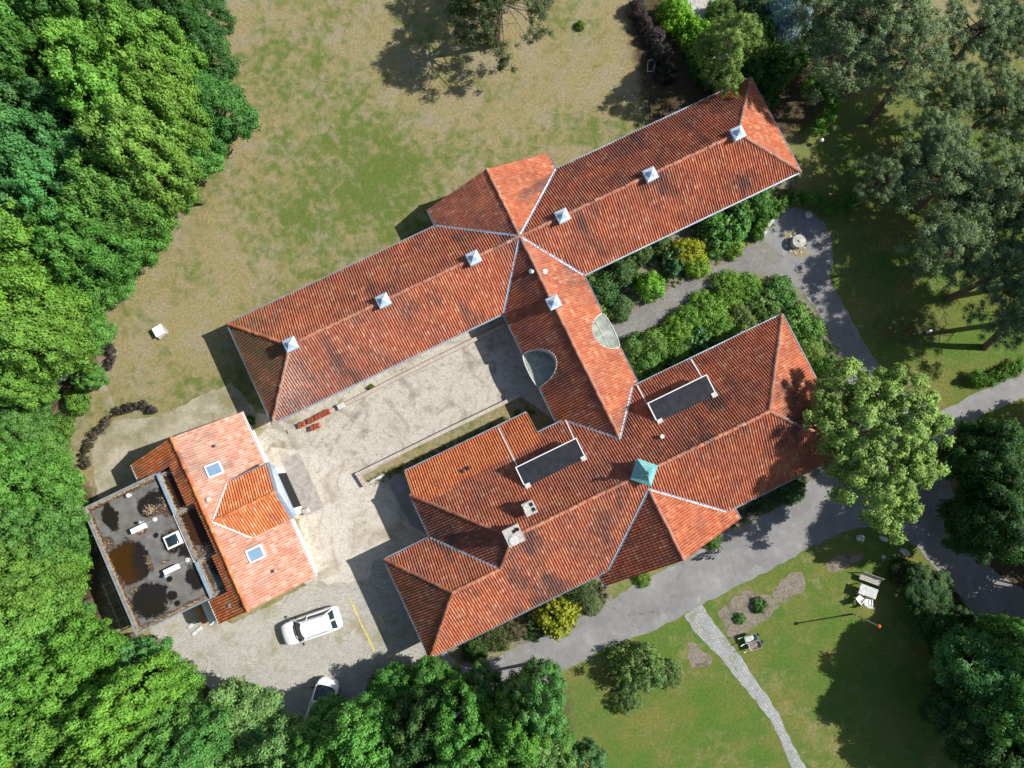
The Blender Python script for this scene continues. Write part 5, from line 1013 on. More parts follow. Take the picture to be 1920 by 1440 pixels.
# (photo x, y of the crown top, crown radius in photo pixels, hue, where)
WOOD = [(30, 35, 85, 'mg', 'nw'), (120, 25, 78, 'mg', 'nw'), (205, 25, 72, 'mg', 'nw'), (295, 20, 72, 'dk', 'nw'), (372, 22, 60, 'dk', 'edge at the top of the lawn'),
 (68, 118, 70, 'mg', 'nw'), (180, 120, 80, 'yg', 'nw'), (280, 105, 78, 'yg', 'nw'), (368, 90, 66, 'dk', 'lawn edge below the topmost one'),
 (28, 205, 80, 'bg', 'nw'), (118, 215, 55, 'bg', 'nw'), (215, 205, 82, 'yg', 'nw'), (300, 190, 76, 'yg', 'nw'), (392, 205, 76, 'dk', 'easternmost bulge of the lawn edge'),
 (55, 290, 84, 'bg', 'nw'), (165, 300, 66, 'bg', 'nw'), (262, 288, 82, 'yg', 'nw'), (355, 268, 66, 'mg', 'lawn edge below the easternmost bulge'),
 (35, 380, 80, 'bg', 'west'), (120, 378, 72, 'bg', 'west'), (208, 375, 76, 'mg', 'west'), (292, 350, 60, 'mg', 'lawn edge above the white table, set back'),
 (60, 462, 84, 'yg', 'west'), (152, 455, 76, 'mg', 'west'), (232, 440, 66, 'mg', 'lawn edge, north of the notch'), (268, 420, 44, 'mg', 'notch in the lawn edge, the small one'),
 (35, 545, 80, 'yg', 'west'), (118, 548, 72, 'mg', 'west'), (196, 508, 56, 'mg', 'lawn edge, south of the notch'),
 (60, 630, 80, 'yg', 'west'), (140, 618, 58, 'mg', 'lawn edge beside the white table'), (14, 712, 56, 'yg', 'west'), (76, 650, 42, 'mg', 'tarpaulin'), (166, 706, 26, 'mg', 'head of the garden path'),
 (22, 800, 62, 'mg', 'west'), (62, 855, 60, 'mg', 'edge of the green west of the paving'), (28, 905, 78, 'mg', 'west'), (88, 925, 64, 'mg', 'corner of the paving'), (50, 1000, 82, 'mg', 'west'), (92, 1010, 58, 'mg', 'flat roof, its west side'),
 (30, 1085, 78, 'yg', 'west'), (84, 1085, 58, 'yg', 'trellis'), (50, 1170, 84, 'yg', 'sw'), (108, 1172, 58, 'mg', 'lower end of the trellis'), (30, 1260, 80, 'mg', 'sw'), (120, 1255, 78, 'yg', 'sw'), (186, 1262, 56, 'yg', 'lower corner of the flat roof'), (254, 1256, 58, 'bg', 'bare soil at the yard edge'),
 (55, 1345, 84, 'yg', 'sw'), (150, 1340, 78, 'yg', 'sw'), (238, 1325, 70, 'yg', 'sw'), (310, 1318, 60, 'yg', 'yard edge, beside the bare soil'), (30, 1425, 80, 'yg', 'sw'), (120, 1430, 78, 'mg', 'sw'), (210, 1410, 76, 'yg', 'sw'), (295, 1395, 72, 'mg', 'sw'), (365, 1400, 62, 'bg', 'sw'), (330, 1460, 70, 'mg', 'sw'),
 (455, 1375, 84, 'lt', 'yard edge, the pale fine-leaved one'), (420, 1460, 66, 'lt', 'south'), (530, 1440, 72, 'lt', 'south'), (600, 1410, 58, 'mg', 'south'), (616, 1362, 48, 'mg', 'white van'), (690, 1395, 66, 'mg', 'south'), (745, 1320, 62, 'mg', 'parking lines, where they end'), (655, 1450, 64, 'yg', 'south'),
 (812, 1300, 58, 'mg', 'villa, its lowest corner'), (790, 1385, 76, 'dk', 'south'), (740, 1455, 62, 'mg', 'south'), (868, 1370, 66, 'mg', 'south'), (905, 1290, 38, 'bg', 'road, the slim one'), (890, 1440, 64, 'yg', 'south'), (1008, 1310, 54, 'bg', 'white globe lamps'), (960, 1372, 64, 'mg', 'road end'), (1020, 1385, 52, 'mg', 'lawn beyond the road end'), (1010, 1455, 62, 'lt', 'south'), (1092, 1440, 44, 'bg', 'lawn at the bottom of the picture'), (942, 1440, 52, 'mg', 'south')]
ZONE = {'nw': 'in the thick of the wood north-west of the lawn', 'west': 'in the thick of the wood west of the annex', 'sw': 'in the thick of the wood south-west of the yard', 'south': 'in the thick of the wood south of the road'}
for i, (x, y, rp, hue, zn) in enumerate(WOOD):
    r = rs(i + 300); hgt = (10.5 + rp * 0.055 + r.uniform(-1.2, 1.2)) if zn not in ('tarpaulin', 'head of the garden path', 'road, the slim one', 'white van') else 4.2
    if zn[:4] in ('lawn', 'east', 'edge', 'corn', 'notc'): hgt = 7.6 + r.uniform(-0.6, 0.8)
    if zn in ('south', 'villa, its lowest corner', 'white globe lamps', 'lawn at the bottom of the picture'): hgt -= 1.8
    if zn.startswith(('bare', 'yard', 'lower corner')): hgt = 8.0
    if zn.startswith('edge of the green') or zn.startswith('corner'): hgt = 5.5
    if zn.startswith('parking'): hgt = 5.6
    if zn.startswith('villa') or zn == 'road, the slim one': hgt = 6.6
    if zn == 'white van': hgt = 5.0
    if x < 480 and y < 1195:                               # keep every trunk inside the wood's own edge
        ed = np.interp(y, (0, 65, 205, 275, 330, 395, 460, 500, 560, 640, 690, 740, 830, 870, 920, 1000, 1190), (385, 430, 470, 440, 375, 345, 300, 250, 205, 205, 170, 130, 95, 140, 165, 175, 180))
        hgt = min(hgt, max(4.6, CAM_H * (ed - 12 - x) / (960 - x) / 0.62))
    zc = hgt * 0.62; c = P(x, y, zc); R = rp / F_PX * (CAM_H - zc) * 1.04; s = R / 4.0; k = hgt / 12.0
    kb = r.uniform(0.85, 1.1); cv = tuple(v * kb * r.uniform(0.9, 1.1) for v in HUES[hue]); size = 'tall' if rp > 70 else ('low' if rp < 46 else 'medium')
    lab = f'{size} {HN[hue]} broadleaf tree ' + (ZONE[zn] if zn in ZONE else ('by the ' + zn if not zn[0:4] in ('lawn', 'edge', 'east') else 'on the ' + zn))
    plant('oak_tree', OAKS[(i * 5 + i // 6) % 6], (c[0], c[1], 0), r.uniform(0, 6.28), (s, s, k), cv, lab, 'tree', ('broadleaf trees ' + ZONE[zn]) if zn in ZONE else 'broadleaf trees along the edge of the wood')
# the big open tree at the east end of the villa
cl = []; r = rs(900); R = 5.4
for i in range(330):
    z = 1 - 1.5 * (i + 0.5) / 330; t = i * 2.39996 + r.uniform(-.4, .4); h = math.sqrt(max(0, 1 - z * z))
    k = R * (0.72 + 0.11 * math.sin(3 * t + 0.6) + 0.06 * math.sin(7 * t) + r.uniform(-0.34, 0.14)); cl.append((h * math.cos(t) * k * 1.0, h * math.sin(t) * k * 1.28, 6.7 + z * k * 0.55, r.uniform(0.3, 0.6)))
bigc = leaf_mesh('plane_crown', cl, 230, 0.125, 901, M['leaf'], shell=0.8)
bigt = limb_mesh('plane_trunk', 0.3, 3.6, [(c[0] * 0.97, c[1] * 0.97, c[2]) for c in cl[2::4]], M['deadwood'], 902, wob=0.7)
c = P(1656, 826, 7.4); plant('plane_tree', (bigc, bigt), (c[0], c[1], 0), 0.12, 1.0, (0.285, 0.44, 0.1), 'large pale loose-leaved tree overhanging the east end of the villa roof', 'tree')
# conifers
def pine_proto(seed, n=34, R=3.6, H=14.0, dead=5):
    r = rs(seed); cl = []; tips = []
    for i in range(n):
        t = r.uniform(0, 6.28); q = math.sqrt(r.random()); z = H - 4.4 * q * r.uniform(0.5, 1.2) - r.uniform(0, 1.2); c = (R * q * math.cos(t) * r.uniform(0.75, 1.1), R * q * math.sin(t), z)
        tips.append(c)
        for j in range(5): cl.append((c[0] + r.uniform(-.75, .75), c[1] + r.uniform(-.75, .75), c[2] + r.uniform(-.25, .3), r.uniform(0.3, 0.6)))
    me = leaf_mesh('pine_crown', cl, 105, 0.062, seed, M['needle'], flat=0.4, aspect=3.2, shell=0.95, soft=0.45)
    return me, cl, tips
PINES = [pine_proto(500 + i, n=(56, 66, 50, 60)[i]) for i in range(4)]
PG = (0.14, 0.205, 0.085)
def pine(i, bx, by, cx, cy, rp, H, label, color=PG, grp='pines east of the villa'):
    """bx,by: foot of the trunk in the photo; cx,cy: middle of the crown"""
    me, cl, tips = PINES[i % 4]; b = P(bx, by); zc = H - 2.2; c = P(cx, cy, zc); s = rp / F_PX * (CAM_H - zc) / 3.6
    o = tag(empty('pine_tree', (b[0], b[1], 0)), label, 'tree', grp)
    k = link(bpy.data.objects.new('crown', me), o); k.color = (*color, 1); k.location = (c[0] - b[0], c[1] - b[1], H - 14.0 * s); k.scale = (s, s, s); k.rotation_euler = (0, 0, i * 1.3)
    dx, dy = c[0] - b[0], c[1] - b[1]; mb = MB(); r = rs(i + 600); a = i * 1.3; top = Vector((dx, dy, zc - 0.5))
    mb.tube([(0, 0, -0.1), (dx * 0.3, dy * 0.3, zc * 0.33), (dx * 0.62, dy * 0.62, zc * 0.62), top, (dx, dy, H - 0.6)], [0.29, 0.24, 0.19, 0.11, 0.03], 9)
    for t in tips:
        q = Vector((dx + s * (t[0] * math.cos(a) - t[1] * math.sin(a)), dy + s * (t[0] * math.sin(a) + t[1] * math.cos(a)), H - 14 * s + s * t[2])); st = Vector((dx, dy, 0)) * (0.8 + 0.2 * r.random()); st.z = zc * r.uniform(0.78, 1.0)
        mb.tube([st, st + (q - st) * 0.5 + Vector((0, 0, r.uniform(-.2, .35))), q], [0.05, 0.03, 0.012], 5)
    mb.build('trunk', M['pinebark'], o, smooth=True)
    db = MB()
    for q in range(6):
        st = Vector((dx, dy, zc)) * r.uniform(0.55, 0.8); t = r.uniform(0, 6.28); L = r.uniform(0.8, 1.9)
        p1 = st + Vector((math.cos(t) * L * 0.6, math.sin(t) * L * 0.6, 0.1)); p2 = st + Vector((math.cos(t + .3) * L, math.sin(t + .3) * L, 0.3)); db.tube([st, p1, p2], [0.045, 0.03, 0.01], 4); db.tube([p1, p1 + Vector((math.cos(t - 0.7), math.sin(t - 0.7), 0.25)) * 0.7], [0.025, 0.008], 4)
    db.build('dead_branch', M['deadwood'], o)
    return o
for i, a in enumerate(((1632, 228, 1722, 88, 88, 10.5, 'pine with the longest bare leaning trunk above the curved hedge'), (1747, 165, 1845, 48, 72, 9.5, 'pine leaning to the top right corner with its trunk in the open'), (1593, 173, 1590, 80, 92, 9.5, 'pine nearest the northern wing end, trunk half hidden'),
  (1745, 330, 1750, 258, 62, 8, 'pine at the middle of the group, crown over the sunlit grass'), (1717, 395, 1782, 325, 90, 8.5, 'broadest pine crown right of the sunlit grass'), (1862, 447, 1892, 330, 82, 9, 'pine at the right border above the grass clearing'), (1725, 500, 1800, 455, 82, 8, 'round greyish pine crown below the broadest one'),
  (1847, 652, 1902, 585, 62, 8.5, 'pine with a dark bent trunk near the drive'), (1665, 335, 1650, 335, 50, 6.5, 'smallest pine, left of the group beside the lawn'), (1800, 260, 1890, 185, 60, 8, 'pine at the right border in the upper group'), (1560, 30, 1545, -5, 60, 9, 'pine above the hedge corner at the top edge'), (1660, 40, 1662, 15, 84, 11, 'pine cut by the top edge of the picture'), (1880, 20, 1898, 55, 58, 9.5, 'pine in the top right corner itself'),
  (1790, 215, 1800, 190, 62, 7.5, 'pine filling the gap above the sunlit grass'), (1840, 420, 1860, 395, 78, 7.5, 'low pine between the broadest one and the right border'), (1780, 560, 1885, 505, 66, 8, 'pine at the right border below the grass clearing'))):
    pine(i, *a)
pine(13, 930, 84, 940, -8, 92, 8.8, 'lone pine on the dry lawn at the top edge', (0.07, 0.1, 0.035), None); 
pine(14, 1000, -40, 1000, -150, 95, 10, 'tall pine beyond the top edge of the lawn', PG, None)
for i, (bx, by, cx, cy, rp, H) in enumerate(((1985, 470, 2010, 430, 90, 10), (1990, 590, 2020, 560, 90, 11), (2080, 500, 2120, 470, 95, 14), (1980, 280, 2010, 240, 85, 10))): pine(20 + i, bx, by, cx, cy, rp, H, 'pine just outside the right border', PG, 'pines beyond the right border')
# shaded broadleaf trees on the right and the taller ones that shade them
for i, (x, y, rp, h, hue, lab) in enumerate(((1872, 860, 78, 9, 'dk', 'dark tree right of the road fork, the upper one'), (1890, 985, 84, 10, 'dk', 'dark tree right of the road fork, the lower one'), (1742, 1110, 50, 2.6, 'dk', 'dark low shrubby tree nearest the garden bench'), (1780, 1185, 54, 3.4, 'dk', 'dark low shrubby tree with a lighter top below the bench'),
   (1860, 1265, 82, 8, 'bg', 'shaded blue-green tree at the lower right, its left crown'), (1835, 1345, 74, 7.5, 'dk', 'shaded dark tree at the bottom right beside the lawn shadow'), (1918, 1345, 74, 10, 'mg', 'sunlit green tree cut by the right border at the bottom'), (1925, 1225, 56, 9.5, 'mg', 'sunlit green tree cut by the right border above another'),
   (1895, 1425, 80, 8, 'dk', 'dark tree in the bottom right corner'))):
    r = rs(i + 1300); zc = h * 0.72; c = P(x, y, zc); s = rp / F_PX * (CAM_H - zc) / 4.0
    plant('oak_tree', OAKS[(i * 2 + 1) % 6], (c[0], c[1], 0), r.uniform(0, 6), (s, s, h / 12.0), tuple(v * (0.62 if hue == 'dk' else 0.85) for v in HUES[hue]), lab, 'tree')  # dark-hued ones: part of their shade is put into the leaf colour
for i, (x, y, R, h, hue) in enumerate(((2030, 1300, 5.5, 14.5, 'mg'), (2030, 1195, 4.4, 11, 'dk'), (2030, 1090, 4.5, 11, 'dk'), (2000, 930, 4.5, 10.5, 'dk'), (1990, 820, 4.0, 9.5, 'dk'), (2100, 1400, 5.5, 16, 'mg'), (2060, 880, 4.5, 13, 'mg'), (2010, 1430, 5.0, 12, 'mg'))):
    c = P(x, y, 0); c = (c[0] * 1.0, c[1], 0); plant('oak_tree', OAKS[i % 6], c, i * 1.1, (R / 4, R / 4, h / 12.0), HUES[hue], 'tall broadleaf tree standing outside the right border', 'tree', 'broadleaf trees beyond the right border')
# birch-like and bright shrubs by the north hedge
def shrub_proto(seed, n=30, per=120, size=0.085, cr=(0.2, 0.4)):
    r = rs(seed); cl = []
    for i in range(n):
        t = i * 2.39996; z = (i + 0.5) / n; h = math.sqrt(max(0, 1 - z * z)); k = r.uniform(0.6, 0.95); cl.append((h * math.cos(t) * k, h * math.sin(t) * k, 0.1 + z * 0.9 * k, r.uniform(*cr)))
    return leaf_mesh('shrub_foliage', cl, per, size, seed, M['leaf'], shell=0.7), limb_mesh('shrub_stem', 0.05, 0.3, [c[:3] for c in cl[::5]], M['bark'], seed, wob=0.1)
SH = [shrub_proto(700 + i, n=(26, 34, 22, 30)[i], size=(0.085, 0.07, 0.11, 0.06)[i], per=(120, 150, 80, 190)[i]) for i in range(4)] + [shrub_proto(720, 70, 62, 0.05, (0.1, 0.22))]
SHRUBS = [  # x, y, radius px, height m, prototype, colour, label
 (1130, 545, 34, 1.7, 0, (0.045, 0.11, 0.03), 'dark bluish shrub in the angle of the two wings'), (1122, 590, 20, 1.1, 2, (0.1, 0.17, 0.02), 'bright low shrub beside the round east porch'), (1165, 510, 30, 1.6, 1, (0.05, 0.09, 0.03), 'grey-green shrub along the northern wing, next to the wing angle'),
 (1160, 570, 28, 1.3, 1, (0.06, 0.11, 0.035), 'loose grey-green shrub between the porch and the bright one'), (1218, 535, 32, 1.9, 0, (0.085, 0.2, 0.02), 'bright green feathery shrub alone by the garden path'), (1200, 470, 28, 1.5, 3, (0.05, 0.085, 0.025), 'dull dark shrub under the northern eave, left of the yellow one'), (1235, 455, 26, 1.4, 3, (0.04, 0.07, 0.02), 'dark thin shrub under the northern eave'),
 (1265, 490, 28, 1.5, 2, (0.035, 0.085, 0.035), 'blue-green shrub just left of the yellow bush'), (1292, 472, 36, 1.7, 1, (0.17, 0.19, 0.012), 'yellow flowering bush by the northern wing'), (1308, 498, 26, 1.3, 1, (0.12, 0.2, 0.02), 'lime shrub below the yellow bush'), (1345, 455, 32, 1.6, 2, (0.06, 0.135, 0.03), 'leafy shrub right of the yellow bush'),
 (1335, 420, 34, 1.8, 0, (0.055, 0.13, 0.025), 'tall leafy shrub under the northern eave, near its middle'), (1378, 425, 36, 1.8, 2, (0.055, 0.14, 0.03), 'round leafy shrub beside the clipped hedge'), (1375, 462, 24, 1.0, 0, (0.1, 0.17, 0.02), 'low bright shrub on the path corner'), (1390, 395, 30, 1.6, 1, (0.05, 0.11, 0.02), 'feathery shrub below the eave end'), (1425, 385, 32, 1.5, 0, (0.04, 0.1, 0.02), 'dark shrub at the end of the northern eave'),
 (1370, 535, 36, 1.3, 3, (0.085, 0.17, 0.02), 'fine bright mound nearest the turning place, south of the path'), (1400, 530, 26, 1.2, 3, (0.085, 0.17, 0.02), 'fine bright mound beside the turning place corner'), (1325, 570, 36, 1.3, 3, (0.08, 0.165, 0.02), 'fine bright mound in the middle of the south bed row'), (1290, 590, 30, 1.2, 3, (0.08, 0.165, 0.02), 'fine bright mound third from the turning place'), (1270, 610, 32, 1.3, 3, (0.09, 0.17, 0.018), 'fine bright mound near the porch path'),
 (1350, 610, 34, 1.2, 3, (0.075, 0.16, 0.02), 'fine mound behind the middle one, towards the eave'), (1225, 640, 32, 1.3, 1, (0.075, 0.14, 0.025), 'loose shrub at the porch end of the south bed'), (1190, 650, 26, 1.2, 0, (0.06, 0.12, 0.025), 'spiky green shrub by the east porch corner'), (1215, 680, 30, 1.2, 0, (0.055, 0.12, 0.02), 'green shrub against the main roof corner'), (1265, 655, 30, 1.1, 3, (0.07, 0.145, 0.02), 'low mound under the main northern eave'), (1310, 640, 28, 1.1, 2, (0.045, 0.11, 0.035), 'bluish low shrub under the main northern eave'),
 (1430, 570, 36, 1.2, 2, (0.06, 0.115, 0.025), 'broad-leaved shrub on the inside of the path bend'), (1465, 545, 32, 1.0, 0, (0.04, 0.1, 0.02), 'dark shrub on the inside of the path bend'), (1495, 595, 30, 1.2, 2, (0.065, 0.14, 0.025), 'leafy shrub at the roof corner by the path'), (1520, 620, 30, 1.2, 0, (0.065, 0.14, 0.025), 'leafy shrub along the path below the roof corner'), (1525, 660, 28, 0.9, 1, (0.1, 0.15, 0.03), 'pale low shrub between the eave and the path'), (1560, 700, 34, 1.6, 0, (0.05, 0.11, 0.02), 'dark shrub under the big tree by the roof edge'), (1395, 590, 28, 0.9, 1, (0.085, 0.12, 0.03), 'thin olive shrub near the roof corner'), (1548, 690, 26, 1.2, 0, (0.05, 0.11, 0.02), 'shrub at the roof edge beside the big tree'),
 (1045, 1158, 38, 1.9, 2, (0.3, 0.33, 0.02), 'bright yellow shrub at the south eave by the road'), (890, 1215, 26, 0.9, 0, (0.045, 0.1, 0.02), 'dark green low shrub at the lowest villa corner'), (930, 1195, 26, 0.7, 1, (0.09, 0.11, 0.035), 'olive grassy shrub along the south eave'), (975, 1170, 24, 0.6, 1, (0.16, 0.13, 0.07), 'brownish faded shrub along the south eave'), (1000, 1180, 20, 0.6, 0, (0.05, 0.1, 0.025), 'small dark shrub beside the yellow one'), (1090, 1110, 28, 0.8, 1, (0.075, 0.11, 0.035), 'grey-green shrub between the yellow bush and the porch'), (1110, 1135, 18, 0.5, 1, (0.1, 0.13, 0.05), 'small shrub below the porch eave'), (1205, 1085, 14, 0.5, 0, (0.09, 0.16, 0.02), 'small bright tuft at the porch gable foot'), (1337, 1015, 16, 0.6, 0, (0.06, 0.13, 0.02), 'small green plant behind the bicycles'),
 (1440, 930, 30, 0.8, 1, (0.05, 0.09, 0.025), 'dark shrub below the main south eave'), (1480, 915, 26, 0.8, 0, (0.04, 0.08, 0.02), 'dark shrub at the south eave near the big tree'),
 (1198, 1258, 46, 3.2, 4, (0.1, 0.17, 0.05), 'fuzzy grey-green young tree on the lawn beside the road'), (1252, 1265, 27, 1.3, 4, (0.1, 0.17, 0.05), 'small fuzzy bush right of the young tree on the lawn'), (1178, 1316, 25, 1.3, 4, (0.1, 0.165, 0.05), 'small fuzzy bush below the young tree on the lawn'), (1425, 1135, 14, 0.5, 2, (0.06, 0.14, 0.03), 'small leafy plant on the bare bed by the road'), (1388, 1160, 10, 0.35, 0, (0.06, 0.14, 0.03), 'tiny green plant on the bare bed by the road'),
 (1268, 22, 32, 2.0, 0, (0.12, 0.27, 0.015), 'vivid green clipped bush at the top edge'), (1305, 60, 32, 2.0, 0, (0.11, 0.25, 0.015), 'vivid green clipped bush, second from the top edge'), (1320, 100, 30, 1.9, 0, (0.06, 0.16, 0.015), 'green bush between the vivid ones and the wing'), (1340, 125, 34, 2.0, 0, (0.045, 0.12, 0.015), 'deep green bush behind the northern wing'), (1370, 148, 30, 1.8, 0, (0.05, 0.13, 0.015), 'deep green bush touching the northern wing end'), (1410, 140, 34, 2.4, 0, (0.04, 0.1, 0.02), 'dark bush at the far corner of the northern wing'), (1455, 120, 38, 2.8, 0, (0.05, 0.12, 0.02), 'dark leafy bush right of the northern wing corner'), (1440, 165, 30, 2.2, 0, (0.035, 0.09, 0.02), 'dark bush shading the northern wing hip'), (1490, 105, 30, 2.2, 0, (0.05, 0.12, 0.02), 'dark bush beside the pine group'), (1487, 22, 42, 4.2, 3, (0.2, 0.3, 0.33), 'blue-grey spruce at the top edge'), (1455, 30, 28, 2.2, 3, (0.12, 0.17, 0.13), 'silvery green bush at the top edge'),
 (1352, 22, 30, 2.0, 1, (0.07, 0.13, 0.03), 'loose green bush beside the pale patio at the top edge'), (1432, 62, 34, 2.4, 0, (0.06, 0.14, 0.03), 'green bush under the blue-grey spruce'), (1425, 5, 30, 2.0, 1, (0.09, 0.15, 0.06), 'grey-green bush between the birch and the spruce'), (1545, 60, 34, 2.0, 1, (0.06, 0.12, 0.03), 'shaded bush under the pines at the top edge'),
 (1195, 12, 18, 1.3, 1, (0.07, 0.045, 0.055), 'purple-leaved shrub at the top of the dark row'), (1208, 40, 16, 1.2, 1, (0.06, 0.04, 0.05), 'purple-leaved shrub second in the dark row'), (1228, 66, 20, 1.3, 1, (0.065, 0.042, 0.055), 'purple-leaved shrub third in the dark row'), (1240, 100, 20, 1.2, 1, (0.03, 0.025, 0.03), 'near-black shrub below the purple ones'), (1250, 135, 20, 1.1, 1, (0.03, 0.028, 0.028), 'near-black shrub at the end of the dark row'), (1089, 46, 9, 0.5, 0, (0.15, 0.27, 0.02), 'tiny vivid green plant on the dry lawn'), (911, 72, 8, 0.6, 0, (0.12, 0.2, 0.06), 'small pale plant at the foot of the lone pine'), (862, 2, 20, 1.6, 0, (0.06, 0.15, 0.02), 'green bush at the top edge left of the lone pine'), (1900, 225, 12, 0.8, 0, (0.12, 0.24, 0.02), 'bright small bush at the right border among the pines'),
 (560, 733, 6, 0.3, 0, (0.1, 0.18, 0.02), 'tiny weed in the courtyard strip'), (696, 727, 6, 0.3, 0, (0.1, 0.18, 0.02), 'tiny weed at the low courtyard wall'), (467, 789, 9, 0.5, 0, (0.06, 0.14, 0.02), 'small weed at the corner of the annex roof'),
 (1700, 1075, 24, 1.4, 1, (0.04, 0.075, 0.02), 'thin dark bush at the road bend'), (1790, 1130, 18, 1.0, 1, (0.06, 0.08, 0.02), 'small olive bush by the shaded drive'), (712, 1290, 22, 1.4, 1, (0.05, 0.08, 0.02), 'dark thin bush at the fence in the tree shade'),
 (140, 752, 24, 1.2, 0, (0.11, 0.24, 0.03), 'green bush by the head of the garden path'), (108, 800, 24, 1.0, 0, (0.1, 0.22, 0.03), 'green bush on the west green')]
for i, (x, y, rp, h, k, col, lab) in enumerate(SHRUBS):
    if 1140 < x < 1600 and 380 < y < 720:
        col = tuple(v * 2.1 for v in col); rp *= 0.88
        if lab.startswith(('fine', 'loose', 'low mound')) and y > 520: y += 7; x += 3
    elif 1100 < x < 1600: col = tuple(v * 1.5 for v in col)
    zc = h * 0.6; c = P(x, y, zc); s = rp / F_PX * (CAM_H - zc) * 1.08; r = rs(i + 2000)
    plant('shrub', SH[k], (c[0], c[1], 0), r.uniform(0, 6), (s * r.uniform(0.9, 1.1), s * r.uniform(0.9, 1.1), h), col, lab, 'shrub', parts=('foliage', 'stem'))
# heather-like purple border
def leaf_row(name, pts, wd, ht, per_m, size, col, label, cat, seed, rad=0.25, parent=None, kind=None, mat='leaf'):
    r = rs(seed); cl = []
    for p, q in zip(pts[:-1], pts[1:]):
        a, b = Vector(P(*p)[:2]), Vector(P(*q)[:2]); L = (b - a).length; d = (b - a).normalized(); nn = Vector((-d.y, d.x))
        for i in range(max(1, int(L * per_m))):
            c = a + d * r.uniform(0, L) + nn * r.uniform(-wd / 2, wd / 2); cl.append((c.x, c.y, r.uniform(0.35, 1.0) * ht - rad * 0.3, rad * r.uniform(0.7, 1.3)))
    me = leaf_mesh(name, cl, 60, size, seed, M[mat], shell=0.8); o = link(bpy.data.objects.new(name, me)); o.color = (*col, 1); return tag(o, label, cat, kind=kind)
PU = (0.085, 0.06, 0.065)
leaf_row('heather', [(196, 640), (212, 655), (212, 680), (200, 692)], 0.5, 0.55, 18, 0.07, PU, 'dark purple heather strip beside the wood edge below the white table', 'heather', 61, 0.2)
leaf_row('heather', [(218, 775), (245, 764), (270, 760), (296, 773)], 0.5, 0.6, 20, 0.07, PU, 'dark purple heather clump at the end of the garden path', 'heather', 62, 0.2)
leaf_row('heather', [(210, 785), (185, 810), (172, 835), (160, 850), (166, 878)], 0.55, 0.55, 16, 0.07, (0.09, 0.075, 0.06), 'curved brownish heather border west of the old paving', 'heather', 63, 0.2)
# clipped hedges
def hedge(pts, wd, ht, col, label, seed): return leaf_row('hedge', pts, wd, ht, 26, 0.08, col, label, 'hedge', seed, 0.3)
hedge([(1500, 165), (1525, 163), (1545, 180), (1553, 205), (1548, 225), (1532, 245), (1520, 262)], 0.75, 1.5, (0.12, 0.3, 0.035), 'clipped hedge curving round the end of the northern wing', 71)
hedge([(1473, 378), (1500, 376), (1530, 380), (1553, 400), (1580, 385), (1615, 365)], 0.85, 1.2, (0.1, 0.25, 0.035), 'clipped wavy hedge along the top of the turning place', 72)
hedge([(1470, 382), (1445, 400), (1425, 420), (1416, 450)], 0.7, 1.1, (0.1, 0.22, 0.03), 'clipped hedge between the leafy shrubs and the pale curved wall', 73)
hedge([(1815, 705), (1835, 718), (1865, 705), (1910, 683)], 0.9, 1.0, (0.09, 0.21, 0.025), 'short green hedge above the drive at the right border', 74)
# feathery conifer over the north hedge
r = rs(950); cl = []
for i in range(150):
    t = i * 2.39996; q = math.sqrt((i + 0.5) / 150); cl.append((1.5 * q * math.cos(t) * (1 + 0.3 * math.sin(3 * t)) + r.uniform(-.3, .3), 2.6 * q * math.sin(t) + r.uniform(-.3, .3), 8.2 - 4.2 * q + r.uniform(-.3, .3), r.uniform(0.22, 0.46)))
fc = leaf_mesh('birch_crown', cl, 120, 0.07, 951, M['leaf'], shell=0.9, aspect=2.0, droop=0.5)
ft = limb_mesh('birch_trunk', 0.14, 5.5, [c[:3] for c in cl[::8]], M['deadwood'], 952)
for k, (x, y, s, lab) in enumerate(((1372, 78, 0.95, 'soft olive birch leaning over the hedge behind the northern wing'), (1400, 35, 1.0, 'soft olive birch at the top edge beside the silvery bush'))):
    c = P(x, y, 7.0); plant('birch_tree', (fc, ft), (c[0], c[1], 0), k * 1.2 + 0.3, (s, s, 1 - k * 0.1), (0.18, 0.28, 0.06), lab, 'tree')
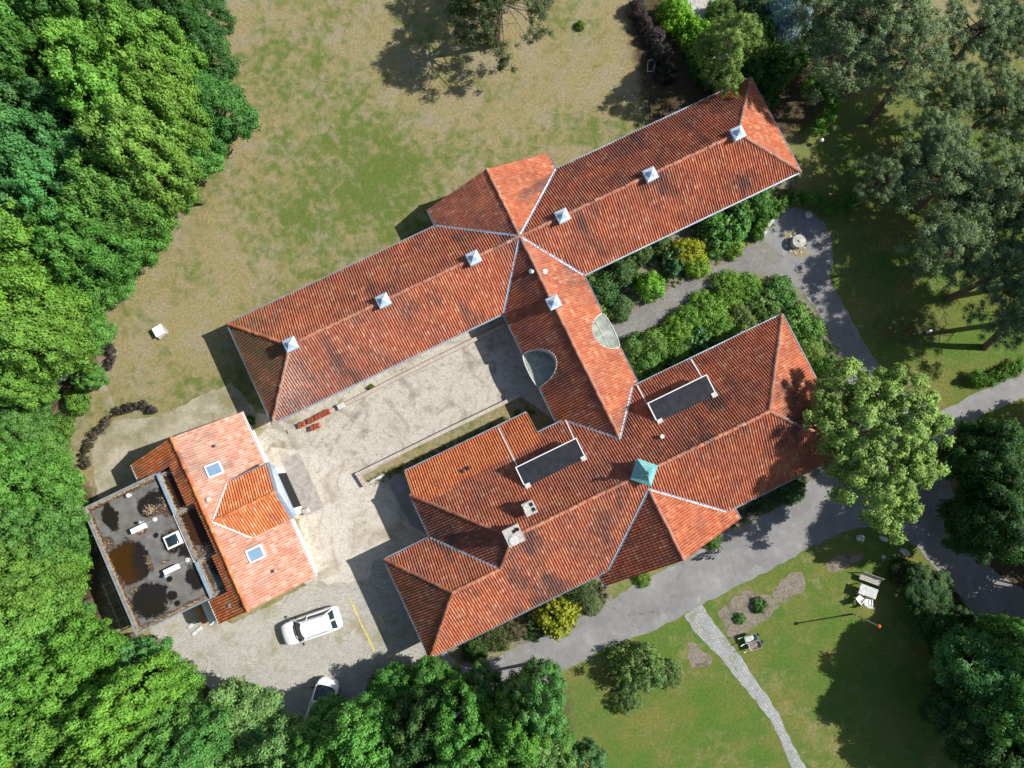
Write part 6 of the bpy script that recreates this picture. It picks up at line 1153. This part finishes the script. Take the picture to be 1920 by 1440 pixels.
# low green growth nobody could count
def ground_cover(name, poly, n, size, col, seed, ht=0.25, clus=0):
    r = np.random.default_rng(seed); ps = np.array([P(*p)[:2] for p in poly]); lo, hi = ps.min(0), ps.max(0); pts = []
    cc = lo + (hi - lo) * r.random((max(clus, 1), 2)); sz = r.uniform(0.5, 2.2, max(clus, 1))
    while len(pts) < n:
        q = lo + (hi - lo) * r.random(2)
        if clus and r.random() < 0.85: kk = r.integers(clus); q = cc[kk] + r.normal(size=2) * sz[kk]
        ins = False; j = len(ps) - 1
        for i in range(len(ps)):
            if (ps[i, 1] > q[1]) != (ps[j, 1] > q[1]) and q[0] < (ps[j, 0] - ps[i, 0]) * (q[1] - ps[i, 1]) / (ps[j, 1] - ps[i, 1]) + ps[i, 0]: ins = not ins
            j = i
        if ins: pts.append((q[0], q[1], ht * r.random() * 0.6, 0.14 + 0.12 * r.random()))
    o = link(bpy.data.objects.new(name, leaf_mesh(name, pts, 26, size, seed, M['leaf'], shell=0.9, up=1.4 if clus else 0.35, flat=0.75 if clus else 0.0, soft=0.85 if clus else 0.5))); o.color = (*col, 1); return tag(o, kind='stuff')
ground_cover('bed_undergrowth', [(1100, 520), (1490, 330), (1475, 390), (1420, 455), (1200, 570), (1140, 600)], 420, 0.08, (0.08, 0.15, 0.03), 81)
ground_cover('bed_undergrowth', [(1155, 645), (1280, 588), (1440, 518), (1490, 545), (1540, 610), (1580, 690), (1540, 735), (1463, 590), (1200, 710)], 620, 0.08, (0.09, 0.18, 0.03), 82)
ground_cover('bed_undergrowth', [(870, 1222), (1128, 1090), (1145, 1122), (1088, 1153), (985, 1198), (900, 1228)], 300, 0.07, (0.075, 0.1, 0.03), 83)
ground_cover('bed_grass', [(690, 900), (830, 836), (985, 762), (1010, 775), (830, 862), (700, 908)], 260, 0.06, (0.1, 0.13, 0.03), 84, 0.1)
ground_cover('bed_undergrowth', [(1375, 962), (1500, 893), (1520, 900), (1430, 962), (1345, 1000)], 160, 0.07, (0.05, 0.085, 0.025), 85)
